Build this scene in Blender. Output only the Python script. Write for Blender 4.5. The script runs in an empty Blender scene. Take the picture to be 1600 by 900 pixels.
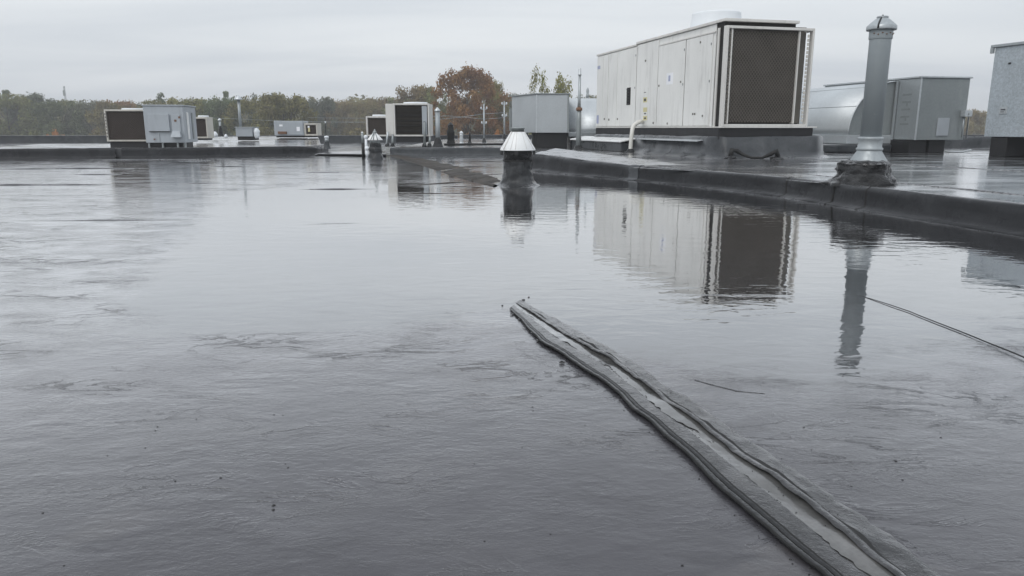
import bpy, math, random
import numpy as np
from mathutils import Vector, noise as mn
R = math.radians
random.seed(7)
rng = np.random.default_rng(7)
SC = bpy.context.scene
COL = SC.collection

# ------------------------------------------------------------------ camera
F = 1157.0                      # focal length in photo pixels (1600 wide)
PITCH = R(12.2)
H = 0.65                        # camera height above the ponded roof
cam = bpy.data.cameras.new('camera')
cam.sensor_width = 36.0
cam.lens = 36.0 * F / 1600.0
cam.clip_start = 0.05
cam.clip_end = 3000
camo = bpy.data.objects.new('camera', cam)
COL.objects.link(camo)
camo.location = (0, 0, H)
camo.rotation_euler = (math.pi / 2 - PITCH, 0, 0)
SC.camera = camo

# ------------------------------------------------------------------ world + sun
SUN_AZ = R(215)      # compass-like angle of the brighter part of the cloud, behind left of camera
SUN_EL = R(48)
w = bpy.data.worlds.new('World')
SC.world = w
w.use_nodes = True
nt = w.node_tree
nt.nodes.clear()
N = nt.nodes.new
L = nt.links.new
out = N('ShaderNodeOutputWorld')
sky = N('ShaderNodeTexSky')
sky.sky_type = 'NISHITA'
sky.sun_disc = False
sky.sun_elevation = SUN_EL
sky.sun_rotation = SUN_AZ
sky.air_density = 2.0
sky.dust_density = 4.0
bg1 = N('ShaderNodeBackground')
bg1.inputs[1].default_value = 0.09
L(sky.outputs[0], bg1.inputs[0])
tc = N('ShaderNodeTexCoord')
sep = N('ShaderNodeSeparateXYZ')
L(tc.outputs['Generated'], sep.inputs[0])
zc = N('ShaderNodeMath'); zc.operation = 'MAXIMUM'; zc.inputs[1].default_value = 0.0
L(sep.outputs['Z'], zc.inputs[0])
za = N('ShaderNodeMath'); za.operation = 'ADD'; za.inputs[1].default_value = 0.10
L(zc.outputs[0], za.inputs[0])
dx = N('ShaderNodeMath'); dx.operation = 'DIVIDE'
dy = N('ShaderNodeMath'); dy.operation = 'DIVIDE'
L(sep.outputs['X'], dx.inputs[0]); L(za.outputs[0], dx.inputs[1])
L(sep.outputs['Y'], dy.inputs[0]); L(za.outputs[0], dy.inputs[1])
cmb = N('ShaderNodeCombineXYZ')
L(dx.outputs[0], cmb.inputs[0]); L(dy.outputs[0], cmb.inputs[1])
mp = N('ShaderNodeMapping')
mp.inputs['Rotation'].default_value = (0, 0, R(-24))
mp.inputs['Scale'].default_value = (0.42, 1.0, 1)
L(cmb.outputs[0], mp.inputs[0])
nz = N('ShaderNodeTexNoise')
nz.inputs['Scale'].default_value = 0.75
nz.inputs['Detail'].default_value = 5
nz.inputs['Roughness'].default_value = 0.5
nz.inputs['Distortion'].default_value = 0.5
L(mp.outputs[0], nz.inputs['Vector'])
rp = N('ShaderNodeValToRGB')
rp.color_ramp.elements[0].position = 0.30
rp.color_ramp.elements[0].color = (0.60, 0.645, 0.70, 1)
rp.color_ramp.elements[1].position = 0.68
rp.color_ramp.elements[1].color = (0.755, 0.79, 0.825, 1)
L(nz.outputs['Fac'], rp.inputs[0])
# an overcast sky grows brighter towards the zenith
zr = N('ShaderNodeMapRange')
zr.inputs['From Min'].default_value = 0.0
zr.inputs['From Max'].default_value = 1.0
zr.inputs['To Min'].default_value = 1.09
zr.inputs['To Max'].default_value = 1.55
L(zc.outputs[0], zr.inputs[0])
bg2 = N('ShaderNodeBackground')
L(rp.outputs[0], bg2.inputs[0])
L(zr.outputs[0], bg2.inputs[1])
mx = N('ShaderNodeMixShader')
mx.inputs[0].default_value = 0.93
L(bg1.outputs[0], mx.inputs[1]); L(bg2.outputs[0], mx.inputs[2])
L(mx.outputs[0], out.inputs[0])

sun = bpy.data.lights.new('sun', 'SUN')
sun.energy = 1.0
sun.angle = R(35)
sun.color = (1.0, 0.975, 0.94)
suno = bpy.data.objects.new('sun', sun)
COL.objects.link(suno)
sd = Vector((math.sin(SUN_AZ) * math.cos(SUN_EL), math.cos(SUN_AZ) * math.cos(SUN_EL), math.sin(SUN_EL)))
suno.rotation_euler = sd.to_track_quat('Z', 'Y').to_euler()
suno.location = (0, 0, 30)

SC.view_settings.view_transform = 'Standard'
SC.view_settings.look = 'None'
SC.view_settings.exposure = 0.0
SC.view_settings.gamma = 1.0
SC.view_settings.use_curve_mapping = False
SC.cycles.max_bounces = 6
SC.cycles.glossy_bounces = 3
SC.cycles.transparent_max_bounces = 6

# ------------------------------------------------------------------ photo geometry -> metres
CP, SP = math.cos(PITCH), math.sin(PITCH)
def ray(px, py):
    cx, cy = (px - 800) / F, (450 - py) / F
    return Vector((cx, CP + cy * SP, -SP + cy * CP))
def at(px, py, Y):
    d = ray(px, py); t = Y / d.y
    return Vector((d.x * t, Y, H + d.z * t))
def gz(px, py, z=0.0):
    d = ray(px, py); t = (z - H) / d.z
    return Vector((d.x * t, d.y * t, z))
def on_plane(px, py, P0, n):
    d = ray(px, py); o = Vector((0, 0, H))
    t = (Vector(P0) - o).dot(n) / d.dot(n)
    return o + d * t
def pxm(Y):                     # photo pixels per metre at distance Y
    return F / (Y * CP + 0.1)
def fbm(x, y, z=0.0, o=3):
    return mn.fractal(Vector((x, y, z)), 0.9, 2.0, o)

# ------------------------------------------------------------------ materials
MATS = {}
def newmat(name):
    m = bpy.data.materials.new(name)
    m.use_nodes = True
    m.node_tree.nodes.clear()
    MATS[name] = m
    return m, m.node_tree.nodes.new, m.node_tree.links.new

def noise_node(N, L, scale, detail=4, rough=0.55, vec=None, dist=0.0):
    n = N('ShaderNodeTexNoise')
    n.inputs['Scale'].default_value = scale
    n.inputs['Detail'].default_value = detail
    n.inputs['Roughness'].default_value = rough
    n.inputs['Distortion'].default_value = dist
    if vec is not None: L(vec, n.inputs['Vector'])
    return n
def mapping(N, L, src, scale=(1, 1, 1), rot=(0, 0, 0)):
    m = N('ShaderNodeMapping')
    m.inputs['Scale'].default_value = scale
    m.inputs['Rotation'].default_value = rot
    L(src, m.inputs[0])
    return m.outputs[0]
def ramp(N, L, src, stops):
    r = N('ShaderNodeValToRGB')
    e = r.color_ramp.elements
    e[0].position, e[0].color = stops[0][0], tuple(stops[0][1]) + (1,)
    e[1].position, e[1].color = stops[-1][0], tuple(stops[-1][1]) + (1,)
    for p, c in stops[1:-1]:
        k = e.new(p); k.color = tuple(c) + (1,)
    L(src, r.inputs[0])
    return r.outputs[0]
def g3(v): return (v, v, v)
def math_node(N, L, op, a, b):
    m = N('ShaderNodeMath'); m.operation = op
    for i, v in enumerate((a, b)):
        if isinstance(v, (int, float)): m.inputs[i].default_value = v
        else: L(v, m.inputs[i])
    return m.outputs[0]
def mixc(N, L, fac, a, b, mode='MIX'):
    m = N('ShaderNodeMix'); m.data_type = 'RGBA'; m.blend_type = mode
    if isinstance(fac, (int, float)): m.inputs[0].default_value = fac
    else: L(fac, m.inputs[0])
    for i, v in ((6, a), (7, b)):
        if isinstance(v, tuple): m.inputs[i].default_value = v + (1,) if len(v) == 3 else v
        else: L(v, m.inputs[i])
    return m.outputs[2]
def bump(N, L, h, strength, dist, normal=None):
    b = N('ShaderNodeBump')
    b.inputs['Strength'].default_value = strength
    b.inputs['Distance'].default_value = dist
    L(h, b.inputs['Height'])
    if normal is not None: L(normal, b.inputs['Normal'])
    return b.outputs[0]

# reflectance of a water film against 1-cos(view angle)
FILM = [(0.0, g3(0.025)), (0.40, g3(0.035)), (0.50, g3(0.065)), (0.60, g3(0.15)), (0.68, g3(0.32)), (0.74, g3(0.49)),
        (0.79, g3(0.66)), (0.87, g3(0.92)), (1.0, g3(1.0))]
POOL = [(0.0, g3(0.03)), (0.45, g3(0.08)), (0.58, g3(0.19)), (0.68, g3(0.37)), (0.74, g3(0.51)), (0.79, g3(0.62)),
        (0.87, g3(0.79)), (1.0, g3(0.95))]

def wet_material(name, cols, rough=(0.12, 0.35), bumps=((40, 0.35, 0.004),), stretch=(1, 1, 1), rot=0.0,
                 film=FILM, blotch=1.3, filmgain=1.0, speck=False):
    m, N, L = newmat(name)
    tc = N('ShaderNodeTexCoord')
    v = mapping(N, L, tc.outputs['Object'], stretch, (0, 0, rot))
    n1 = noise_node(N, L, blotch, 6, 0.62, v, 0.4)
    col = ramp(N, L, n1.outputs['Fac'], [(0.30, cols[0]), (0.55, cols[1]), (0.75, cols[2])])
    n2 = noise_node(N, L, blotch * 14, 4, 0.6, v)
    col = mixc(N, L, 0.35, col, ramp(N, L, n2.outputs['Fac'], [(0.3, g3(0.35)), (0.7, g3(1.0))]), 'MULTIPLY')
    nrm = None
    for k, (sc, st, ds) in enumerate(bumps):
        n = noise_node(N, L, sc, 4, 0.6, v, 0.3)
        hgt = n.outputs['Fac']
        if speck:                # the sheet lies flatter and wetter farther out on the roof
            sy_ = N('ShaderNodeSeparateXYZ'); L(tc.outputs['Object'], sy_.inputs[0])
            yy_ = math_node(N, L, 'DIVIDE', sy_.outputs['Y'], 12.0)
            hgt = math_node(N, L, 'MULTIPLY', hgt, ramp(N, L, yy_, [(0.30, g3(1.0)), (0.72, g3(0.33))]))
        if speck and k > 0:      # crinkled patches between smoother ones
            pm = noise_node(N, L, 1.7 + k, 4, 0.6, v, 0.5)
            hgt = math_node(N, L, 'MULTIPLY', hgt, ramp(N, L, pm.outputs['Fac'], [(0.38, g3(0.12)), (0.62, g3(1.15))]))
        nrm = bump(N, L, hgt, st, ds, nrm)
    if speck:                    # thin wrinkles of the sheet and dark pin-point dirt
        mg = noise_node(N, L, 5.5, 5, 0.65, mapping(N, L, tc.outputs['Object'], (0.6, 1.45, 1), (0, 0, R(-9))), 1.0)
        rd_ = math_node(N, L, 'ABSOLUTE', math_node(N, L, 'SUBTRACT', mg.outputs['Fac'], 0.5), 0)
        wr = ramp(N, L, rd_, [(0.0, g3(1)), (0.012, g3(0.55)), (0.035, g3(0))])
        wm = noise_node(N, L, 2.3, 3, 0.6, v)
        wr = math_node(N, L, 'MULTIPLY', wr, ramp(N, L, wm.outputs['Fac'], [(0.48, g3(0)), (0.66, g3(1))]))
        nrm = bump(N, L, wr, 0.42, 0.0030, nrm)
        dn = noise_node(N, L, 95, 3, 0.7, v)
        col = mixc(N, L, ramp(N, L, dn.outputs['Fac'], [(0.66, g3(0)), (0.74, g3(0.75))]), col, (0.03, 0.028, 0.028))
        st_ = noise_node(N, L, 2.6, 5, 0.65, v, 0.8)
        col = mixc(N, L, ramp(N, L, st_.outputs['Fac'], [(0.58, g3(0)), (0.72, g3(0.35))]), col, (0.16, 0.15, 0.145))
    p = N('ShaderNodeBsdfPrincipled')
    L(col, p.inputs['Base Color'])
    p.inputs['Roughness'].default_value = 0.65
    p.inputs['Specular IOR Level'].default_value = 0.15
    L(nrm, p.inputs['Normal'])
    g = N('ShaderNodeBsdfGlossy')
    g.inputs['Color'].default_value = (0.99, 0.985, 0.99, 1)
    n3 = noise_node(N, L, blotch * 1.7, 4, 0.6, v)
    rr = ramp(N, L, n3.outputs['Fac'], [(0.35, g3(rough[0])), (0.68, g3(rough[1]))])
    L(rr, g.inputs['Roughness'])
    L(nrm, g.inputs['Normal'])
    lw = N('ShaderNodeLayerWeight')
    lw.inputs['Blend'].default_value = 0.5
    L(nrm, lw.inputs['Normal'])
    f = ramp(N, L, lw.outputs['Facing'], film)
    f = math_node(N, L, 'MULTIPLY', f, filmgain)
    if speck:                    # thicker and thinner film
        fg = noise_node(N, L, 0.8, 5, 0.6, mapping(N, L, tc.outputs['Object'], (0.8, 1.5, 1), (0, 0, R(12))), 0.9)
        f = math_node(N, L, 'MULTIPLY', f, ramp(N, L, fg.outputs['Fac'], [(0.34, g3(0.94)), (0.62, g3(1.03))]))
    mx = N('ShaderNodeMixShader')
    L(f, mx.inputs[0]); L(p.outputs[0], mx.inputs[1]); L(g.outputs[0], mx.inputs[2])
    o = N('ShaderNodeOutputMaterial')
    L(mx.outputs[0], o.inputs[0])
    return m

wet_material('roof', ((0.052, 0.0505, 0.058), (0.072, 0.070, 0.079), (0.098, 0.095, 0.101)), rough=(0.05, 0.15),
             bumps=((5, 0.16, 0.014), (20, 0.33, 0.0060), (60, 0.45, 0.0024), (190, 0.60, 0.0013)), stretch=(0.75, 1.3, 1), rot=R(-7), blotch=0.9, speck=True)
wet_material('deck', ((0.050, 0.052, 0.056), (0.075, 0.077, 0.082), (0.11, 0.112, 0.116)), rough=(0.06, 0.24),
             bumps=((3, 0.2, 0.02), (30, 0.25, 0.003)), stretch=(0.8, 1.8, 1), rot=R(-8), blotch=0.8, filmgain=1.0)
wet_material('flashing', ((0.014, 0.015, 0.017), (0.022, 0.023, 0.026), (0.042, 0.044, 0.047)), rough=(0.22, 0.42),
             bumps=((9, 0.35, 0.012), (60, 0.25, 0.002)), blotch=3.0, filmgain=0.45)
wet_material('wrap', ((0.020, 0.022, 0.024), (0.036, 0.038, 0.041), (0.070, 0.074, 0.078)), rough=(0.18, 0.40),
             bumps=((5, 0.8, 0.05), (16, 0.6, 0.02), (70, 0.3, 0.003)), blotch=6.0, filmgain=0.6, stretch=(1, 1, 0.6))
wet_material('flashing_pale', ((0.036, 0.040, 0.045), (0.056, 0.061, 0.067), (0.092, 0.097, 0.104)), rough=(0.22, 0.45),
             bumps=((7, 0.35, 0.014), (60, 0.2, 0.002)), blotch=2.2, filmgain=0.6)
wet_material('mastic', ((0.014, 0.015, 0.016), (0.032, 0.033, 0.035), (0.075, 0.077, 0.08)), rough=(0.22, 0.5),
             bumps=((14, 0.9, 0.03), (60, 0.5, 0.004)), blotch=9.0, filmgain=0.4, stretch=(1, 1, 1.8))
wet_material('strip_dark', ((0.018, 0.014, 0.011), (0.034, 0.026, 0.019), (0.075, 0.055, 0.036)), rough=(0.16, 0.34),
             bumps=((9, 0.3, 0.01), (40, 0.25, 0.003)), blotch=3.0, filmgain=0.035)  # near-black brown imitating a dark reflection, real film almost off
wet_material('seam_rubber', ((0.028, 0.029, 0.031), (0.058, 0.058, 0.061), (0.115, 0.114, 0.116)), rough=(0.22, 0.42),
             bumps=((35, 0.45, 0.006), (110, 0.6, 0.003), (300, 0.6, 0.0014)), blotch=14.0, filmgain=0.66, stretch=(1.0, 1.0, 1), rot=R(33))
wet_material('seam_edge', ((0.016, 0.017, 0.018), (0.032, 0.033, 0.035), (0.07, 0.07, 0.072)), rough=(0.2, 0.4),
             bumps=((50, 0.4, 0.004), (200, 0.5, 0.0014)), blotch=16.0, filmgain=0.45)
wet_material('seam_silt', ((0.070, 0.070, 0.069), (0.12, 0.119, 0.117), (0.185, 0.182, 0.178)), rough=(0.05, 0.14),
             bumps=((22, 0.3, 0.004), (160, 0.25, 0.0008)), blotch=9.0, filmgain=1.0)

# standing water: a thin clear sheet whose reflectance follows the view angle; edge soaked into the membrane
m, N, L = newmat('water')
tc = N('ShaderNodeTexCoord')
v = mapping(N, L, tc.outputs['Object'], (0.55, 1.0, 1), (0, 0, R(-3)))
a = noise_node(N, L, 11.0, 3, 0.5, v, 0.4)
b = noise_node(N, L, 1.6, 2, 0.5, v)
mo = noise_node(N, L, 0.55, 2, 0.5, tc.outputs['Object'])
calm = ramp(N, L, mo.outputs['Fac'], [(0.38, g3(0.35)), (0.62, g3(1.0))])
h = math_node(N, L, 'MULTIPLY', a.outputs['Fac'], calm)
nrm = bump(N, L, h, 0.55, 0.0042)
nrm = bump(N, L, b.outputs['Fac'], 0.30, 0.0040, nrm)
g = N('ShaderNodeBsdfGlossy')
g.inputs['Color'].default_value = (0.98, 0.975, 0.975, 1)
g.inputs['Roughness'].default_value = 0.012
L(nrm, g.inputs['Normal'])
tr = N('ShaderNodeBsdfTransparent')
tr.inputs['Color'].default_value = (0.24, 0.24, 0.245, 1)
lw = N('ShaderNodeLayerWeight'); lw.inputs['Blend'].default_value = 0.5
L(nrm, lw.inputs['Normal'])
f = ramp(N, L, lw.outputs['Facing'], POOL)
at_ = N('ShaderNodeAttribute'); at_.attribute_name = 'depth'
e1 = noise_node(N, L, 5.0, 6, 0.65, mapping(N, L, tc.outputs['Object'], (0.6, 1.3, 1)))
e2 = noise_node(N, L, 46.0, 4, 0.7, mapping(N, L, tc.outputs['Object'], (0.5, 1.3, 1)))
e = math_node(N, L, 'SUBTRACT', math_node(N, L, 'ADD', math_node(N, L, 'MULTIPLY', e1.outputs['Fac'], 0.9), math_node(N, L, 'MULTIPLY', e2.outputs['Fac'], 0.75)), 0.825)
e = math_node(N, L, 'ADD', at_.outputs['Fac'], e)
msk = ramp(N, L, e, [(0.34, g3(0)), (0.60, g3(1))])
wf = N('ShaderNodeMixShader')      # water film
L(f, wf.inputs[0]); L(tr.outputs[0], wf.inputs[1]); L(g.outputs[0], wf.inputs[2])
bf = N('ShaderNodeNewGeometry')            # the sheet's underside is clear
msk = math_node(N, L, 'MULTIPLY', msk, math_node(N, L, 'SUBTRACT', 1.0, bf.outputs['Backfacing']))
tr2 = N('ShaderNodeBsdfTransparent')
mx = N('ShaderNodeMixShader')
L(msk, mx.inputs[0]); L(tr2.outputs[0], mx.inputs[1]); L(wf.outputs[0], mx.inputs[2])
o = N('ShaderNodeOutputMaterial'); L(mx.outputs[0], o.inputs[0])

def paint(name, col, rough=0.45, metal=0.0, dirt=0.25, dirtcol=(0.10, 0.09, 0.075), streak=True, bumpst=0.05, spec=0.4, var=0.06):
    m, N, L = newmat(name)
    tc = N('ShaderNodeTexCoord')
    v = mapping(N, L, tc.outputs['Object'], (5, 5, 0.7) if streak else (3, 3, 3))
    n1 = noise_node(N, L, 1.6, 6, 0.65, v, 0.2)
    n2 = noise_node(N, L, 1.1, 4, 0.6, tc.outputs['Object'])
    n3 = noise_node(N, L, 26, 3, 0.6, tc.outputs['Object'])
    lo = tuple(c * (1 - var) for c in col); hi = tuple(min(1, c * (1 + var)) for c in col)
    c = ramp(N, L, n2.outputs['Fac'], [(0.3, lo), (0.7, hi)])
    d = ramp(N, L, n1.outputs['Fac'], [(0.52, g3(0)), (0.78, g3(dirt))])
    c = mixc(N, L, d, c, dirtcol)
    d2 = ramp(N, L, n3.outputs['Fac'], [(0.66, g3(0)), (0.76, g3(dirt))])
    c = mixc(N, L, d2, c, dirtcol)
    p = N('ShaderNodeBsdfPrincipled')
    L(c, p.inputs['Base Color'])
    p.inputs['Metallic'].default_value = metal
    r = ramp(N, L, n1.outputs['Fac'], [(0.3, g3(rough - 0.08)), (0.7, g3(rough + 0.12))])
    L(r, p.inputs['Roughness'])
    p.inputs['Specular IOR Level'].default_value = spec
    L(bump(N, L, n2.outputs['Fac'], bumpst, 0.02), p.inputs['Normal'])
    o = N('ShaderNodeOutputMaterial'); L(p.outputs[0], o.inputs[0])
    return m
paint('cabinet_white', (0.745, 0.745, 0.725), 0.40, dirt=0.26, bumpst=0.30)
paint('pipe_grey', (0.27, 0.30, 0.315), 0.42, dirt=0.2, dirtcol=(0.45, 0.47, 0.48), metal=0.2)
paint('cabinet_trim', (0.62, 0.61, 0.585), 0.40, dirt=0.28)
paint('cabinet_grey', (0.36, 0.39, 0.42), 0.45, dirt=0.22)
paint('cabinet_beige', (0.55, 0.53, 0.48), 0.45, dirt=0.35)
paint('white_metal', (0.80, 0.81, 0.81), 0.32, dirt=0.30, streak=False)
paint('white_plastic', (0.72, 0.75, 0.78), 0.40, dirt=0.06)
paint('conduit_white', (0.66, 0.65, 0.61), 0.40, dirt=0.12)
paint('black_rubber', g3(0.012), 0.55, dirt=0.3, dirtcol=(0.05, 0.05, 0.05))
paint('black_steel', (0.016, 0.016, 0.018), 0.5, dirt=0.25, dirtcol=(0.05, 0.045, 0.04))
paint('gap_dark', (0.012, 0.011, 0.010), 0.8, dirt=0.0)
paint('paper', (0.82, 0.83, 0.86), 0.7, dirt=0.0)
paint('sticker_yellow', (0.62, 0.57, 0.32), 0.5, dirt=0.2)
paint('sticker_ink', (0.05, 0.05, 0.06), 0.6, dirt=0.0)
paint('sticker_blue', (0.35, 0.38, 0.52), 0.6, dirt=0.0)
paint('rail_brown', (0.13, 0.12, 0.105), 0.6, dirt=0.4)
paint('rust', (0.16, 0.085, 0.05), 0.75, dirt=0.5)
paint('pole_wood', (0.20, 0.19, 0.175), 0.8, dirt=0.2)
paint('wall_render', (0.30, 0.29, 0.27), 0.85, dirt=0.3)

def galv(name, col, rough=0.38, spangle=28, metal=0.55, var=0.16, dirt=0.18):
    m, N, L = newmat(name)
    tc = N('ShaderNodeTexCoord')
    vo = N('ShaderNodeTexVoronoi'); vo.inputs['Scale'].default_value = spangle
    L(tc.outputs['Object'], vo.inputs['Vector'])
    sp = N('ShaderNodeSeparateColor'); L(vo.outputs['Color'], sp.inputs[0])
    lo = tuple(c * (1 - var) for c in col); hi = tuple(min(1, c * (1 + var)) for c in col)
    c = ramp(N, L, sp.outputs[0], [(0.0, lo), (1.0, hi)])
    n1 = noise_node(N, L, 1.3, 6, 0.65, mapping(N, L, tc.outputs['Object'], (3, 3, 0.8)), 0.2)
    d = ramp(N, L, n1.outputs['Fac'], [(0.5, g3(0)), (0.8, g3(dirt))])
    c = mixc(N, L, d, c, (0.60, 0.62, 0.62))
    n2 = noise_node(N, L, 0.9, 4, 0.6, tc.outputs['Object'])
    c = mixc(N, L, 0.5, c, ramp(N, L, n2.outputs['Fac'], [(0.3, g3(0.62)), (0.7, g3(1.0))]), 'MULTIPLY')
    p = N('ShaderNodeBsdfPrincipled')
    L(c, p.inputs['Base Color'])
    p.inputs['Metallic'].default_value = metal
    r = ramp(N, L, sp.outputs[1], [(0.0, g3(rough - 0.06)), (1.0, g3(rough + 0.10))])
    L(r, p.inputs['Roughness'])
    L(bump(N, L, n2.outputs['Fac'], 0.12, 0.03), p.inputs['Normal'])
    o = N('ShaderNodeOutputMaterial'); L(p.outputs[0], o.inputs[0])
galv('galvanized', (0.42, 0.45, 0.465), var=0.07, spangle=50)
galv('galvanized_light', (0.60, 0.63, 0.65), spangle=45, var=0.08, rough=0.42)
galv('galvanized_dark', (0.27, 0.295, 0.30), metal=0.3, var=0.05, spangle=60)
galv('galvanized_sheet', (0.50, 0.53, 0.55), metal=0.45, var=0.05, spangle=60)
galv('galvanized_spangle', (0.49, 0.54, 0.58), metal=0.35, var=0.13, spangle=40)
galv('galvanized_pipe', (0.36, 0.39, 0.405), rough=0.45, spangle=50, var=0.06, metal=0.4, dirt=0.35)

def coil_material(name, col, pitch=60.0, lines=None):
    m, N, L = newmat(name)
    tc = N('ShaderNodeTexCoord')
    hs = []
    for rot in (R(38), R(-38)):
        wv = N('ShaderNodeTexWave'); wv.wave_type = 'BANDS'; wv.bands_direction = 'X'
        wv.inputs['Scale'].default_value = 0.314 / pitch
        wv.inputs['Distortion'].default_value = 0.6
        wv.inputs['Detail'].default_value = 1
        L(mapping(N, L, tc.outputs['Object'], (1, 1, 1), (0, rot, 0)), wv.inputs['Vector'])
        hs.append(ramp(N, L, wv.outputs['Fac'], [(0.80, g3(0)), (0.95, g3(1))]))
    hsum = math_node(N, L, 'MAXIMUM', hs[0], hs[1])
    n1 = noise_node(N, L, 3.0, 5, 0.65, tc.outputs['Object'])
    base = ramp(N, L, n1.outputs['Fac'], [(0.3, tuple(c * 0.65 for c in col)), (0.7, tuple(c * 1.35 for c in col))])
    c = mixc(N, L, hsum, base, tuple(c * 2.3 for c in col))
    if lines:
        wv = N('ShaderNodeTexWave'); wv.wave_type = 'BANDS'; wv.bands_direction = 'Z'
        wv.inputs['Scale'].default_value = 0.314 / lines
        wv.inputs['Distortion'].default_value = 1.0
        L(tc.outputs['Object'], wv.inputs['Vector'])
        c = mixc(N, L, ramp(N, L, wv.outputs['Fac'], [(0.4, g3(0)), (0.9, g3(0.5))]), c, tuple(x * 3.0 for x in col))
    p = N('ShaderNodeBsdfPrincipled')
    L(c, p.inputs['Base Color'])
    p.inputs['Roughness'].default_value = 0.7
    p.inputs['Specular IOR Level'].default_value = 0.15
    L(bump(N, L, hsum, 0.6, 0.006), p.inputs['Normal'])
    o = N('ShaderNodeOutputMaterial'); L(p.outputs[0], o.inputs[0])
coil_material('coil', (0.047, 0.042, 0.037), 0.042)
coil_material('coil_brown', (0.034, 0.028, 0.025), 0.03)
coil_material('coil_rows', (0.014, 0.012, 0.010), 0.03, 0.10)

def foliage():
    m, N, L = newmat('foliage')
    oi = N('ShaderNodeObjectInfo')
    ge = N('ShaderNodeNewGeometry')
    tc = N('ShaderNodeTexCoord')
    n1 = noise_node(N, L, 0.55, 3, 0.6, ge.outputs['Position'])
    k = ramp(N, L, ge.outputs['Random Per Island'], [(0.0, g3(0.75)), (1.0, g3(1.25))])
    c = mixc(N, L, 1.0, oi.outputs['Color'], k, 'MULTIPLY')
    hs = N('ShaderNodeHueSaturation')
    L(ramp(N, L, n1.outputs['Fac'], [(0.3, g3(0.485)), (0.7, g3(0.515))]), hs.inputs['Hue'])
    L(ramp(N, L, n1.outputs['Fac'], [(0.3, g3(0.8)), (0.7, g3(1.2))]), hs.inputs['Value'])
    L(c, hs.inputs['Color'])
    p = N('ShaderNodeBsdfPrincipled')
    L(hs.outputs[0], p.inputs['Base Color'])
    p.inputs['Roughness'].default_value = 0.8
    p.inputs['Specular IOR Level'].default_value = 0.1
    t = N('ShaderNodeBsdfTranslucent'); L(hs.outputs[0], t.inputs[0])
    mx = N('ShaderNodeMixShader'); mx.inputs[0].default_value = 0.3
    L(p.outputs[0], mx.inputs[1]); L(t.outputs[0], mx.inputs[2])
    o = N('ShaderNodeOutputMaterial'); L(mx.outputs[0], o.inputs[0])
foliage()
paint('bark', (0.07, 0.06, 0.05), 0.9, dirt=0.2)
m, N, L = newmat('grass')
tc = N('ShaderNodeTexCoord')
n1 = noise_node(N, L, 0.05, 5, 0.6, tc.outputs['Object'])
c = ramp(N, L, n1.outputs['Fac'], [(0.3, (0.05, 0.06, 0.025)), (0.7, (0.10, 0.095, 0.04))])
p = N('ShaderNodeBsdfPrincipled'); L(c, p.inputs['Base Color']); p.inputs['Roughness'].default_value = 0.9
o = N('ShaderNodeOutputMaterial'); L(p.outputs[0], o.inputs[0])

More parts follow.
